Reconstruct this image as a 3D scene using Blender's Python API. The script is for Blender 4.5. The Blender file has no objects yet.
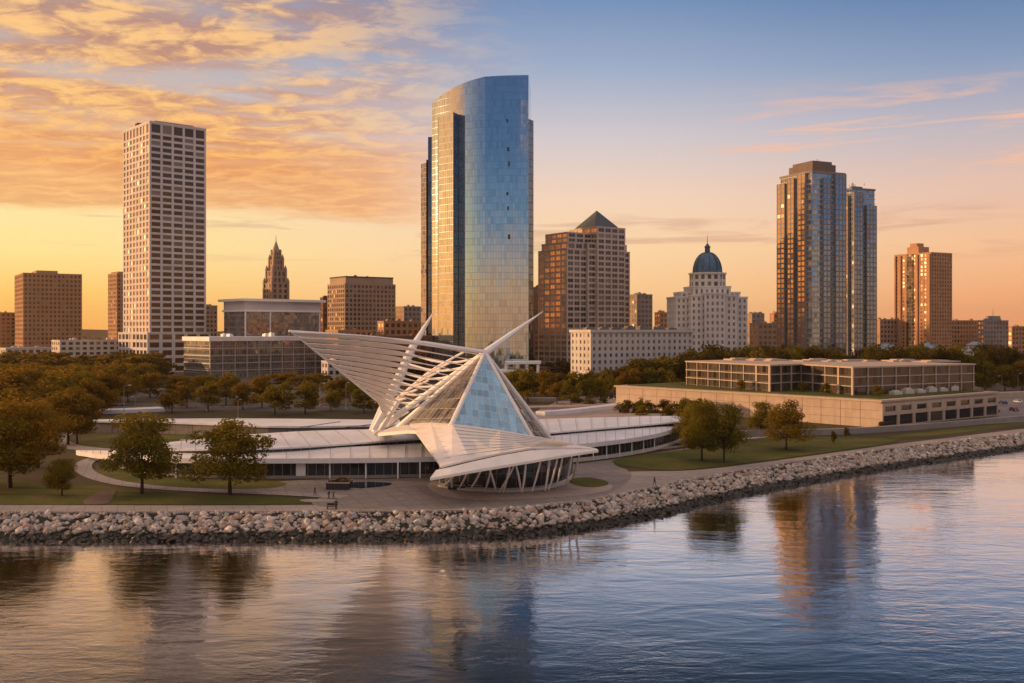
import bpy, bmesh, math, random
from mathutils import Vector, Matrix, noise as mnoise
R = math.radians
scene = bpy.context.scene
col = scene.collection
HAZE = 0.00004
F, H, YH = 1000.0, 30.0, 330.0          # focal length in pixels, camera height, horizon row

# ------------------------------------------------------------------ camera
cam_d = bpy.data.cameras.new('camera'); cam = bpy.data.objects.new('camera', cam_d); col.objects.link(cam)
cam.location = (0, 0, H); cam.rotation_euler = (R(90), 0, 0)
cam_d.sensor_width = 36; cam_d.lens = 36 * F / 1024; cam_d.shift_y = -(341.5 - YH) / 1024
cam_d.clip_start = 1; cam_d.clip_end = 30000
scene.camera = cam

# ------------------------------------------------------------------ light
SUN_EL, SUN_AZ = R(7.0), (-0.995, 0.09)       # direction towards the sun, horizontal part
sd = Vector((SUN_AZ[0] * math.cos(SUN_EL), SUN_AZ[1] * math.cos(SUN_EL), math.sin(SUN_EL))).normalized()
sl = bpy.data.lights.new('sun', 'SUN'); sl.energy = 5.0; sl.angle = R(1.2); sl.color = (1.0, 0.56, 0.25)
so = bpy.data.objects.new('sun', sl); col.objects.link(so)
so.rotation_euler = sd.to_track_quat('Z', 'Y').to_euler(); so.location = (-300, 0, 200)
scene.view_settings.view_transform = 'Standard'; scene.view_settings.look = 'None'
scene.view_settings.exposure = 0.0; scene.view_settings.gamma = 1.0
scene.view_settings.use_curve_mapping = False
scene.cycles.max_bounces = 6; scene.cycles.transparent_max_bounces = 6
scene.cycles.use_denoising = True
scene.cycles.sample_clamp_indirect = 4.0

def s2l(c):
    c = c / 255.0
    return c / 12.92 if c <= 0.04045 else ((c + 0.055) / 1.055) ** 2.4
def rgb(r, g, b): return (s2l(r), s2l(g), s2l(b), 1.0)

class NT:
    """tiny node helper"""
    def __init__(s, nt): s.nt = nt; s.n = nt.nodes; s.l = nt.links
    def new(s, t, **k):
        n = s.n.new(t)
        for a, v in k.items(): setattr(n, a, v)
        return n
    def put(s, sock, v):
        if hasattr(v, 'is_output'): s.l.new(v, sock)
        elif v is not None: sock.default_value = v
    def m(s, op, a, b=None, c=None, clamp=False):
        n = s.new('ShaderNodeMath', operation=op); n.use_clamp = clamp
        for i, v in enumerate((a, b, c)):
            if v is not None: s.put(n.inputs[i], v)
        return n.outputs[0]
    def vm(s, op, a, b=None):
        n = s.new('ShaderNodeVectorMath', operation=op)
        s.put(n.inputs[0], a)
        if b is not None: s.put(n.inputs['Scale'] if op == 'SCALE' else n.inputs[1], b)
        return n.outputs['Value'] if op in ('DOT_PRODUCT', 'LENGTH') else n.outputs[0]
    def sep(s, v):
        n = s.new('ShaderNodeSeparateXYZ'); s.put(n.inputs[0], v); return n.outputs
    def comb(s, x, y, z):
        n = s.new('ShaderNodeCombineXYZ')
        for i, v in enumerate((x, y, z)): s.put(n.inputs[i], v)
        return n.outputs[0]
    def mix(s, f, a, b, mode='MIX'):
        n = s.new('ShaderNodeMix', data_type='RGBA', blend_type=mode)
        s.put(n.inputs[0], f); s.put(n.inputs[6], a); s.put(n.inputs[7], b)
        return n.outputs[2]
    def ramp(s, f, stops, interp='LINEAR'):
        n = s.new('ShaderNodeValToRGB'); cr = n.color_ramp; cr.interpolation = interp
        while len(cr.elements) < len(stops): cr.elements.new(0.5)
        for e, (p, c) in zip(cr.elements, stops): e.position = p; e.color = c
        s.put(n.inputs[0], f); return n.outputs[0]
    def smooth(s, v, a, b, lo=0.0, hi=1.0):
        n = s.new('ShaderNodeMapRange', interpolation_type='SMOOTHSTEP')
        s.put(n.inputs[0], v)
        for i, x in enumerate((a, b, lo, hi)): n.inputs[1 + i].default_value = x
        return n.outputs[0]
    def noise(s, v, scale, detail=4.0, rough=0.5, dist=0.0, dim='3D'):
        n = s.new('ShaderNodeTexNoise', noise_dimensions=dim)
        s.put(n.inputs['Vector'], v); n.inputs['Scale'].default_value = scale
        n.inputs['Detail'].default_value = detail; n.inputs['Roughness'].default_value = rough
        n.inputs['Distortion'].default_value = dist
        return n.outputs[0]

# ------------------------------------------------------------------ sky (world)
w = bpy.data.worlds.new('World'); scene.world = w; w.use_nodes = True
w.node_tree.nodes.clear(); W = NT(w.node_tree)
dirv = W.vm('NORMALIZE', W.new('ShaderNodeTexCoord').outputs['Generated'])
dx, dy, dz = W.sep(dirv)
hl = W.m('SQRT', W.m('ADD', W.m('ADD', W.m('MULTIPLY', dx, dx), W.m('MULTIPLY', dy, dy)), 1e-5))
hx = W.m('DIVIDE', dx, hl); hy = W.m('DIVIDE', dy, hl)
el = W.m('MAXIMUM', dz, 0.0)
ez = W.m('MULTIPLY', el, 2.0, clamp=True)            # ramps run over elevation sine 0 .. 0.5
def st(lst): return [(p * 2, rgb(*c)) for p, c in lst]
left = W.ramp(ez, st([(0, (255, 178, 78)), (.03, (255, 203, 102)), (.07, (255, 228, 150)), (.115, (255, 230, 166)), (.16, (250, 212, 162)), (.22, (204, 186, 178)), (.32, (176, 158, 160)), (.5, (244, 176, 118))]))
mid = W.ramp(ez, st([(0, (255, 192, 126)), (.03, (255, 205, 145)), (.08, (252, 216, 168)), (.13, (243, 212, 188)), (.19, (208, 200, 206)), (.25, (158, 174, 202)), (.32, (108, 140, 184)), (.5, (58, 82, 124))]))
right = W.ramp(ez, st([(0, (246, 158, 106)), (.03, (248, 174, 122)), (.08, (246, 194, 152)), (.13, (228, 192, 176)), (.18, (190, 182, 192)), (.24, (132, 154, 188)), (.32, (70, 112, 164)), (.5, (24, 46, 82))]))
back = W.ramp(ez, st([(0, (222, 152, 106)), (.04, (232, 174, 130)), (.075, (186, 170, 164)), (.115, (112, 146, 174)), (.18, (64, 114, 158)), (.28, (52, 98, 146)), (.5, (44, 76, 126))]))
glow = W.ramp(ez, st([(0, (255, 150, 52)), (.05, (255, 168, 68)), (.12, (255, 180, 92)), (.2, (246, 178, 122)), (.3, (190, 160, 150)), (.5, (90, 105, 145))]))
c = W.mix(W.smooth(hx, -0.45, -0.02), left, mid)
c = W.mix(W.smooth(hx, 0.05, 0.50), c, right)
sunf = W.vm('DOT_PRODUCT', W.comb(hx, hy, 0.0), (SUN_AZ[0], SUN_AZ[1], 0.0))
gl = W.mix(1.0, glow, (1.4, 1.08, .78, 1), 'MULTIPLY')
bk = W.m('MULTIPLY', W.smooth(hy, 0.20, -0.35), W.smooth(sunf, 0.95, 0.30, 0.45, 1.0))
c = W.mix(bk, c, back)
c = W.mix(W.smooth(sunf, 0.84, 0.99), c, gl)
# clouds: noise on a plane high above the town, streaked and lit from the left
inv = W.m('DIVIDE', 1.0, W.m('ADD', el, 0.10))
cx = W.m('MULTIPLY', dx, inv); cy = W.m('MULTIPLY', dy, inv)
n1 = W.noise(W.comb(W.m('MULTIPLY', W.m('ADD', cx, W.m('MULTIPLY', cy, 0.42)), 0.55), W.m('MULTIPLY', W.m('SUBTRACT', cy, W.m('MULTIPLY', cx, 0.30)), 1.5), 3.3), 2.1, 9.0, 0.62, 0.35)
n2 = W.noise(W.comb(cx, W.m('MULTIPLY', cy, 1.3), 7.7), 7.0, 6.0, 0.62, 0.4)
nn = W.m('ADD', W.m('MULTIPLY', n1, 0.72), W.m('MULTIPLY', n2, 0.28))
leftm = W.m('MULTIPLY', W.smooth(hx, 0.06, -0.30), W.smooth(hy, -0.1, 0.25))
hi = W.m('MULTIPLY', W.smooth(el, 0.115, 0.17), W.smooth(el, 0.60, 0.30))
cm = W.m('MULTIPLY', W.smooth(nn, 0.37, 0.55), W.m('MULTIPLY', hi, leftm))
lit = W.mix(W.smooth(el, 0.12, 0.34), rgb(255, 196, 108), rgb(255, 202, 136))
shd = W.mix(W.smooth(el, 0.12, 0.34), rgb(218, 144, 92), rgb(172, 134, 126))
ccol = W.mix(W.smooth(n2, 0.40, 0.62), shd, lit)
c = W.mix(W.m('MULTIPLY', cm, 0.9), c, ccol)
# a long flat peach bank low on the left
n3 = W.noise(W.comb(W.m('MULTIPLY', hx, 2.2), W.m('MULTIPLY', el, 14.0), 1.3), 2.2, 6.0, 0.6, 0.3)
eb = W.m('ADD', el, W.m('MULTIPLY', W.m('SUBTRACT', n3, 0.5), 0.045))
bank = W.m('MULTIPLY', W.m('MULTIPLY', W.smooth(eb, 0.104, 0.118), W.smooth(eb, 0.205, 0.15)), W.m('MULTIPLY', W.smooth(hx, -0.02, -0.16), W.smooth(hy, -0.1, 0.25)))
c = W.mix(W.m('MULTIPLY', bank, 0.72), c, W.mix(W.smooth(n2, 0.35, 0.7), rgb(226, 148, 88), rgb(250, 180, 106)))
# thin wisps on the right
n4 = W.noise(W.comb(W.m('MULTIPLY', hx, 2.0), W.m('MULTIPLY', W.m('SUBTRACT', el, W.m('MULTIPLY', hx, 0.02)), 22.0), 9.1), 2.6, 7.0, 0.6, 0.5)
wr = W.m('MULTIPLY', W.m('MULTIPLY', W.smooth(el, 0.12, 0.165), W.smooth(el, 0.24, 0.19)), W.smooth(hx, 0.16, 0.30))
c = W.mix(W.m('MULTIPLY', W.m('MULTIPLY', W.smooth(n4, 0.50, 0.64), wr), 0.8), c, rgb(246, 190, 158))
wd = W.m('MULTIPLY', W.smooth(el, 0.055, 0.085), W.smooth(el, 0.125, 0.10))
c = W.mix(W.m('MULTIPLY', W.m('MULTIPLY', W.smooth(n4, 0.52, 0.66), wd), 0.42), c, rgb(196, 142, 128))
# unseen pink and cream cloud overhead and behind, added to light the fronts
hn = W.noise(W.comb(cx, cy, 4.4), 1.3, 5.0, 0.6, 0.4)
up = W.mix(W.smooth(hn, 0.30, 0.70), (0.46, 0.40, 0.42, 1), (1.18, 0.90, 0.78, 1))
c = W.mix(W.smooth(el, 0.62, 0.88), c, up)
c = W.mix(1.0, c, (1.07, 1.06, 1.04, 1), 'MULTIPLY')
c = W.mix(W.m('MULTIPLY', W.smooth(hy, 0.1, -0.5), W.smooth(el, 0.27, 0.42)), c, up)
c = W.mix(W.smooth(dz, 0.0, -0.02), c, rgb(150, 110, 84))
sky = W.new('ShaderNodeTexSky', sky_type='NISHITA'); sky.sun_disc = False
sky.sun_elevation = SUN_EL; sky.sun_rotation = math.atan2(SUN_AZ[0], SUN_AZ[1]); sky.altitude = 200
b1 = W.new('ShaderNodeBackground'); W.put(b1.inputs[0], sky.outputs[0]); b1.inputs[1].default_value = 0.10
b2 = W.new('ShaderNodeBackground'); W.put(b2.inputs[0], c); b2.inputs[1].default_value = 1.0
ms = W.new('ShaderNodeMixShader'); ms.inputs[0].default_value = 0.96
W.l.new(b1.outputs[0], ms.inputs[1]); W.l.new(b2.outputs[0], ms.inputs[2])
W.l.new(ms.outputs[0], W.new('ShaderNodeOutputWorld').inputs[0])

# ------------------------------------------------------------------ pixel helpers: a pixel and a depth give a place
def P(px, py, D): return Vector(((px - 512) / F * D, D, H - (py - YH) / F * D))
def G(px, py, z=0.0):
    D = (H - z) * F / (py - YH); return Vector(((px - 512) / F * D, D, z))
def XY(px, D): return Vector(((px - 512) / F * D, D))
def ZT(py, D): return H - (py - YH) / F * D
def proj(v): return 512 + F * v[0] / v[1], YH + F * (H - v[2]) / v[1]

# ------------------------------------------------------------------ materials
def newmat(name):
    m = bpy.data.materials.new(name); m.use_nodes = True; m.node_tree.nodes.clear()
    N = NT(m.node_tree); b = N.new('ShaderNodeBsdfPrincipled'); o = N.new('ShaderNodeOutputMaterial')
    N.l.new(b.outputs[0], o.inputs[0]); return m, N, b, o
def plain(name, c, rough=0.7, var=0.25, scale=0.25, metal=0.0, bump=0.0, c2=None, fine=0.0, streak=0.0, spec=0.4):
    m, N, b, o = newmat(name)
    pos = N.new('ShaderNodeNewGeometry').outputs['Position']
    n = N.noise(pos, scale, 6.0, 0.6)
    c2 = c2 or tuple(x * (1 - var) for x in c)
    f = N.smooth(n, 0.32, 0.68)
    if fine: f = N.m('ADD', N.m('MULTIPLY', f, 1 - fine), N.m('MULTIPLY', N.noise(pos, scale * 9, 3.0, 0.6), fine), clamp=True)
    cc = N.mix(f, (*c2[:3], 1), (*c[:3], 1))
    if streak:      # rain streaks down a wall
        x, y, z = N.sep(pos)
        s = N.noise(N.comb(x, y, N.m('MULTIPLY', z, 0.06)), 1.1, 4.0, 0.6)
        cc = N.mix(N.m('MULTIPLY', N.smooth(s, 0.45, 0.72), streak), cc, (*[x * 0.55 for x in c[:3]], 1))
    N.put(b.inputs['Base Color'], cc); b.inputs['Roughness'].default_value = rough
    b.inputs['Metallic'].default_value = metal; b.inputs['Specular IOR Level'].default_value = spec
    if bump:
        bn = N.new('ShaderNodeBump'); bn.inputs['Strength'].default_value = bump; bn.inputs['Distance'].default_value = 0.2
        N.put(bn.inputs['Height'], N.noise(pos, scale * 12, 4.0, 0.6)); N.l.new(bn.outputs[0], b.inputs['Normal'])
    return m
def winmat(name, c=(.03, .035, .045), metal=0.35, rough=0.08, lightfrac=0.4):
    """window glass: each pane a little different in tilt, blinds and tone"""
    m, N, b, o = newmat(name)
    g = N.new('ShaderNodeNewGeometry'); oi = N.new('ShaderNodeObjectInfo')
    r = N.m('FRACT', N.m('ADD', g.outputs['Random Per Island'], oi.outputs['Random']))
    wn = N.new('ShaderNodeTexWhiteNoise', noise_dimensions='1D'); N.put(wn.inputs['W'], N.m('MULTIPLY', r, 917.0))
    blind = N.smooth(r, 1 - lightfrac, 1.0)
    cc = N.mix(N.m('MULTIPLY', blind, 0.6), (*c, 1), (.30, .25, .20, 1))
    N.put(b.inputs['Base Color'], cc)
    b.inputs['Metallic'].default_value = metal; b.inputs['Specular IOR Level'].default_value = 0.9
    N.put(b.inputs['Roughness'], N.m('ADD', rough, N.m('MULTIPLY', blind, 0.25)))
    off = N.vm('SCALE', N.vm('SUBTRACT', wn.outputs['Color'], (.5, .5, .5)), 0.025)
    N.put(b.inputs['Normal'], N.vm('NORMALIZE', N.vm('ADD', g.outputs['Normal'], off)))
    return m
def curtain(name, tint, pw, ph, mull=(.30, .28, .27), mw=0.10, mh=0.16, tilt=0.016, rough=0.05, metal=0.92, spandrel=0.0, spc=(.2, .2, .2), dark=0.25, mullmetal=0.0, see=0.0):
    """curtain wall: panels laid out in metres along the wall, mullions between them"""
    m, N, b, o = newmat(name)
    uv = N.new('ShaderNodeUVMap').outputs[0]; u, v, _ = N.sep(uv)
    pu = N.m('DIVIDE', u, pw); pv = N.m('DIVIDE', v, ph)
    fu = N.m('FRACT', pu); fv = N.m('FRACT', pv)
    idv = N.comb(N.m('FLOOR', pu), N.m('FLOOR', pv), 0.0)
    wn = N.new('ShaderNodeTexWhiteNoise', noise_dimensions='3D'); N.put(wn.inputs['Vector'], idv)
    r = wn.outputs['Value']
    isM = N.m('MAXIMUM', N.m('LESS_THAN', fu, mw / pw), N.m('LESS_THAN', fv, mh / ph))
    g = N.new('ShaderNodeNewGeometry')
    tintc = N.mix(N.m('MULTIPLY', N.smooth(r, 0.45, 1.0), dark), (*tint, 1), (*[t * 0.35 for t in tint], 1))
    if spandrel:
        isS = N.m('LESS_THAN', fv, spandrel); tintc = N.mix(N.m('MULTIPLY', isS, 0.75), tintc, (*spc, 1))
    N.put(b.inputs['Base Color'], N.mix(isM, tintc, (*mull, 1)))
    N.put(b.inputs['Metallic'], N.m('MULTIPLY', N.m('SUBTRACT', 1.0, N.m('MULTIPLY', isM, 1.0 - mullmetal)), metal))
    N.put(b.inputs['Roughness'], N.m('ADD', rough, N.m('MULTIPLY', isM, 0.4 * (1 - mullmetal))))
    off = N.vm('SCALE', N.vm('SUBTRACT', wn.outputs['Color'], (.5, .5, .5)), tilt * 2)
    wob = N.new('ShaderNodeTexNoise'); N.put(wob.inputs['Vector'], g.outputs['Position']); wob.inputs['Scale'].default_value = 0.12
    off2 = N.vm('SCALE', N.vm('SUBTRACT', wob.outputs['Color'], (.5, .5, .5)), tilt * 2.5)
    N.put(b.inputs['Normal'], N.vm('NORMALIZE', N.vm('ADD', N.vm('ADD', g.outputs['Normal'], off), off2)))
    if see:
        t = N.new('ShaderNodeBsdfTransparent'); t.inputs[0].default_value = (.86, .92, .96, 1); x = N.new('ShaderNodeMixShader')
        N.put(x.inputs[0], N.m('MULTIPLY', N.m('SUBTRACT', 1.0, isM), N.m('MULTIPLY_ADD', r, .16, see - .08)))
        N.l.new(b.outputs[0], x.inputs[1]); N.l.new(t.outputs[0], x.inputs[2]); N.l.new(x.outputs[0], o.inputs[0])
    return m
def leafmat(name, a, bcol, cc):
    m, N, b, o = newmat(name)
    g = N.new('ShaderNodeNewGeometry'); oi = N.new('ShaderNodeObjectInfo')
    r = g.outputs['Random Per Island']
    c1 = N.mix(oi.outputs['Random'], (*a, 1), (*bcol, 1))
    c2 = N.mix(N.smooth(N.m('FRACT', N.m('MULTIPLY', oi.outputs['Random'], 7.3)), 0.55, 1.0), c1, (*cc, 1))
    c3 = N.mix(N.m('MULTIPLY', r, 0.6), c2, (*[x * 0.45 for x in a], 1))
    N.n.remove(b)
    d = N.new('ShaderNodeBsdfDiffuse'); t = N.new('ShaderNodeBsdfTranslucent'); mx = N.new('ShaderNodeMixShader')
    N.put(d.inputs[0], c3); N.put(t.inputs[0], N.mix(0.5, c3, (.55, .34, .04, 1))); mx.inputs[0].default_value = 0.36
    N.l.new(d.outputs[0], mx.inputs[1]); N.l.new(t.outputs[0], mx.inputs[2]); N.l.new(mx.outputs[0], o.inputs[0])
    return m
M = {}
M['white_concrete'] = plain('white_concrete', (.60, .565, .55), .75, .15, .05, streak=.25)
M['pale_stone'] = plain('pale_stone', (.58, .54, .50), .8, .15, .08, streak=.3)
M['dome_stone'] = plain('dome_stone', (.66, .62, .58), .8, .15, .08, streak=.3)
M['brown_concrete'] = plain('brown_concrete', (.46, .26, .14), .85, .2, .06, streak=.3)
M['tan_stone'] = plain('tan_stone', (.40, .28, .20), .8, .2, .06, streak=.3)
M['rose_granite'] = plain('rose_granite', (.56, .455, .395), .65, .2, .07, streak=.25)
M['brick'] = plain('brick', (.26, .13, .075), .9, .3, .2, streak=.25)
M['red_brick'] = plain('red_brick', (.22, .09, .055), .9, .3, .2)
M['grey_stone'] = plain('grey_stone', (.30, .27, .25), .85, .2, .1, streak=.3)
M['condo_stone'] = plain('condo_stone', (.25, .22, .205), .7, .2, .06, streak=.25)
M['penthouse_brown'] = plain('penthouse_brown', (.17, .125, .105), .8, .2, .1)
M['orange_brick'] = plain('orange_brick', (.48, .26, .14), .9, .2, .1, streak=.25)
M['roof_grey'] = plain('roof_grey', (.22, .20, .19), .9, .35, .15)
M['roof_dark'] = plain('roof_dark', (.08, .07, .07), .9, .3, .15)
M['white_paint'] = plain('white_paint', (.80, .78, .76), .38, .06, .5)
M['white_roof'] = plain('white_roof', (.82, .81, .82), .42, .30, .12, fine=.5)
M['canopy_white'] = plain('canopy_white', (.80, .74, .69), .5, .10, .3)
M['limestone'] = plain('limestone', (.50, .385, .30), .85, .22, .3, bump=.15, fine=.4, streak=.35)
M['frame_metal'] = plain('frame_metal', (.42, .36, .31), .5, .1, .5)
M['dark_metal'] = plain('dark_metal', (.03, .03, .035), .4, .2, 1.0)
M['lamp_metal'] = plain('lamp_metal', (.35, .33, .32), .5, .1, 1.0)
M['copper_roof'] = plain('copper_roof', (.07, .15, .25), .45, .35, .6, metal=.3)
M['slate_roof'] = plain('slate_roof', (.07, .10, .125), .35, .2, .6, metal=.4)
M['bark'] = plain('bark', (.055, .035, .022), .95, .4, 3.0)
M['tyre'] = plain('tyre', (.015, .015, .015), .9, .1, 1.0)
M['window_dark'] = winmat('window_dark')
M['window_brown'] = winmat('window_brown', (.10, .055, .035), 0.55, .12, .3)
M['window_grey'] = winmat('window_grey', (.13, .12, .12), .3, .15, .4)
M['window_sunset_tint'] = winmat('window_sunset_tint', (.62, .44, .27), 0.9, .12, .2)  # left-face panes: reflected sunset glow put into the glass colour
M['window_blue'] = winmat('window_blue', (.26, .34, .43), 0.8, .08, .3)
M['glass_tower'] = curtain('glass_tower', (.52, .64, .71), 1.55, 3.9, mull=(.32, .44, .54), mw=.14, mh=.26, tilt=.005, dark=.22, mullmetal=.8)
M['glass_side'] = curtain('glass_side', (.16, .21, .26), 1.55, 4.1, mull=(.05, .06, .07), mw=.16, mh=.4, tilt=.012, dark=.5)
M['glass_office'] = curtain('glass_office', (.34, .34, .36), 1.6, 2.9, mull=(.24, .23, .22), mw=.16, mh=.22, tilt=.02, dark=.6, metal=.75)
M['glass_condo'] = curtain('glass_condo', (.34, .44, .54), 1.9, 3.1, mull=(.36, .32, .29), mw=.22, mh=.8, tilt=.02, dark=.6, metal=.85)
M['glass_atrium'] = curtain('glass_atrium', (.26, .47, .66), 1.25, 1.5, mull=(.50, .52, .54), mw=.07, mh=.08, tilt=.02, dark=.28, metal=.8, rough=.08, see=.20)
M['glass_glow_tint'] = curtain('glass_glow_tint', (.58, .50, .44), 1.6, 2.6, mull=(.50, .46, .42), mw=.07, mh=.08, tilt=.04, dark=.8, metal=.85, rough=.08, see=.52)  # copy of the atrium glass with warm sky reflection put into its tint
M['glass_shop'] = curtain('glass_shop', (.055, .06, .07), 1.7, 4.4, mull=(.20, .20, .21), mw=.12, mh=.1, tilt=.03, dark=.6, metal=.5)
M['glass_pavilion'] = curtain('glass_pavilion', (.025, .03, .035), 1.9, 3.0, mull=(.12, .12, .12), mw=.12, mh=.1, tilt=.03, dark=.6, metal=.3)
M['glass_hall'] = curtain('glass_hall', (.10, .08, .065), 2.3, 3.0, mull=(.07, .055, .045), mw=.14, mh=.16, tilt=.03, dark=.95, metal=.3)
M['leaf_autumn'] = leafmat('leaf_autumn', (.155, .098, .016), (.21, .112, .016), (.12, .10, .017))
M['leaf_olive'] = leafmat('leaf_olive', (.125, .118, .016), (.17, .13, .016), (.095, .105, .017))
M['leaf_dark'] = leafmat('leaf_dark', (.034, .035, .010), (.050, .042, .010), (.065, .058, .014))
def groundmat(name, a, b2, c3, s1=.02, s2=.5, rough=.95, bump=.15, joint=0):
    m, N, b, o = newmat(name)
    pos = N.new('ShaderNodeNewGeometry').outputs['Position']
    f1 = N.smooth(N.noise(pos, s1, 5.0, .6), .4, .6); f2 = N.smooth(N.noise(pos, s2, 5.0, .65), .35, .7)
    gc = N.mix(N.m('MULTIPLY', f2, .6), N.mix(f1, (*a, 1), (*b2, 1)), (*c3, 1))
    if joint:
        gx, gy, gz = N.sep(pos); rx = N.m('ADD', N.m('MULTIPLY', gx, .94), N.m('MULTIPLY', gy, .34)); ry = N.m('SUBTRACT', N.m('MULTIPLY', gy, .94), N.m('MULTIPLY', gx, .34))
        jl = N.m('MAXIMUM', N.m('LESS_THAN', N.m('FRACT', N.m('DIVIDE', rx, joint)), .045), N.m('LESS_THAN', N.m('FRACT', N.m('DIVIDE', ry, joint * 1.4)), .06))
        wn = N.new('ShaderNodeTexWhiteNoise', noise_dimensions='3D'); N.put(wn.inputs['Vector'], N.comb(N.m('FLOOR', N.m('DIVIDE', rx, joint)), N.m('FLOOR', N.m('DIVIDE', ry, joint * 1.4)), 0.0))
        gc = N.mix(N.m('MULTIPLY', wn.outputs['Value'], .30), gc, (*c3, 1)); gc = N.mix(N.m('MULTIPLY', jl, .55), gc, (*[q * .4 for q in c3], 1))
    N.put(b.inputs['Base Color'], gc)
    b.inputs['Roughness'].default_value = rough; b.inputs['Specular IOR Level'].default_value = .25
    bn = N.new('ShaderNodeBump'); bn.inputs['Strength'].default_value = bump; bn.inputs['Distance'].default_value = .1
    N.put(bn.inputs['Height'], N.noise(pos, 4.0, 3.0, .6)); N.l.new(bn.outputs[0], b.inputs['Normal'])
    return m
M['ground'] = groundmat('ground', (.055, .045, .018), (.075, .050, .024), (.035, .036, .014))
M['grass'] = groundmat('grass', (.060, .072, .008), (.115, .098, .016), (.040, .050, .008), .07, .8)
M['path'] = groundmat('path', (.36, .31, .28), (.30, .26, .24), (.24, .21, .19), .06, 1.2, .85, .05, 2.6)
M['plaza'] = groundmat('plaza', (.26, .225, .205), (.20, .175, .165), (.15, .13, .12), .05, .6, .7, .05, 3.4)
M['plaza_light'] = groundmat('plaza_light', (.42, .33, .28), (.36, .28, .24), (.28, .22, .19), .08, .9, .75, .05, 2.2)
M['asphalt'] = groundmat('asphalt', (.10, .085, .078), (.075, .068, .064), (.05, .048, .046), .04, 1.5, .85, .05)
M['brown_paving'] = groundmat('brown_paving', (.16, .10, .075), (.12, .08, .06), (.09, .06, .05), .1, 1.5, .85, .05)
M['seabed'] = plain('seabed', (.03, .028, .022), .9)
# water
m, N, b, o = newmat('water'); N.n.remove(b)
pos = N.new('ShaderNodeNewGeometry').outputs['Position']; x, y, z = N.sep(pos)
wv = N.comb(N.m('MULTIPLY', x, .45), y, 0.0)
h1 = N.noise(wv, .16, 3.0, .5, .6); h2 = N.noise(wv, .62, 4.0, .55, .8); h3 = N.noise(N.comb(x, N.m('MULTIPLY', y, 1.6), 5.0), 2.1, 3.0, .5)
calm = N.smooth(N.noise(pos, .028, 2.0, .5), .38, .66, .35, 1.15)
hh = N.m('ADD', N.m('MULTIPLY', h1, 1.0), N.m('MULTIPLY', N.m('ADD', N.m('MULTIPLY', h2, .52), N.m('MULTIPLY', h3, .10)), calm))
bn = N.new('ShaderNodeBump'); bn.inputs['Strength'].default_value = 1.0; bn.inputs['Distance'].default_value = .100; N.put(bn.inputs['Height'], hh)
gs = N.new('ShaderNodeBsdfGlossy'); gs.inputs['Roughness'].default_value = .035; N.l.new(bn.outputs[0], gs.inputs['Normal']); gs.inputs[0].default_value = (.93, .91, .90, 1)
df = N.new('ShaderNodeBsdfDiffuse'); df.inputs[0].default_value = (.010, .016, .022, 1)
fr = N.new('ShaderNodeLayerWeight'); fr.inputs[0].default_value = .5; N.l.new(bn.outputs[0], fr.inputs['Normal'])
fac = N.smooth(fr.outputs['Facing'], .635, .825, .07, .97)
mx = N.new('ShaderNodeMixShader'); N.put(mx.inputs[0], fac); N.l.new(df.outputs[0], mx.inputs[1]); N.l.new(gs.outputs[0], mx.inputs[2]); N.l.new(mx.outputs[0], o.inputs[0])
M['water'] = m
# rock: every boulder its own tone; dark and wet near the water line
m, N, b, o = newmat('rock')
g = N.new('ShaderNodeNewGeometry'); oi = N.new('ShaderNodeObjectInfo')
r = N.m('FRACT', N.m('ADD', g.outputs['Random Per Island'], N.m('MULTIPLY', oi.outputs['Random'], 3.7)))
pz = N.sep(g.outputs['Position'])[2]
rc = N.ramp(r, [(0, (.20, .18, .165, 1)), (.2, (.44, .37, .32, 1)), (.4, (.38, .25, .17, 1)), (.6, (.58, .52, .47, 1)), (.8, (.36, .34, .33, 1)), (1, (.70, .58, .48, 1))])
rc = N.mix(N.m('MULTIPLY', N.smooth(N.noise(g.outputs['Position'], 2.2, 5.0, .65), .35, .7), .55), rc, (.10, .085, .075, 1))
wet = N.smooth(N.m('ADD', pz, N.m('MULTIPLY', N.noise(g.outputs['Position'], .5, 3.0), .5)), -1.85, -1.45)
N.put(b.inputs['Base Color'], N.mix(wet, (.022, .019, .014, 1), rc)); N.put(b.inputs['Roughness'], N.m('ADD', .45, N.m('MULTIPLY', wet, .45)))
bn = N.new('ShaderNodeBump'); bn.inputs['Strength'].default_value = .5; bn.inputs['Distance'].default_value = .1
N.put(bn.inputs['Height'], N.noise(g.outputs['Position'], 3.0, 5.0, .65)); N.l.new(bn.outputs[0], b.inputs['Normal'])
M['rock'] = m

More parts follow.
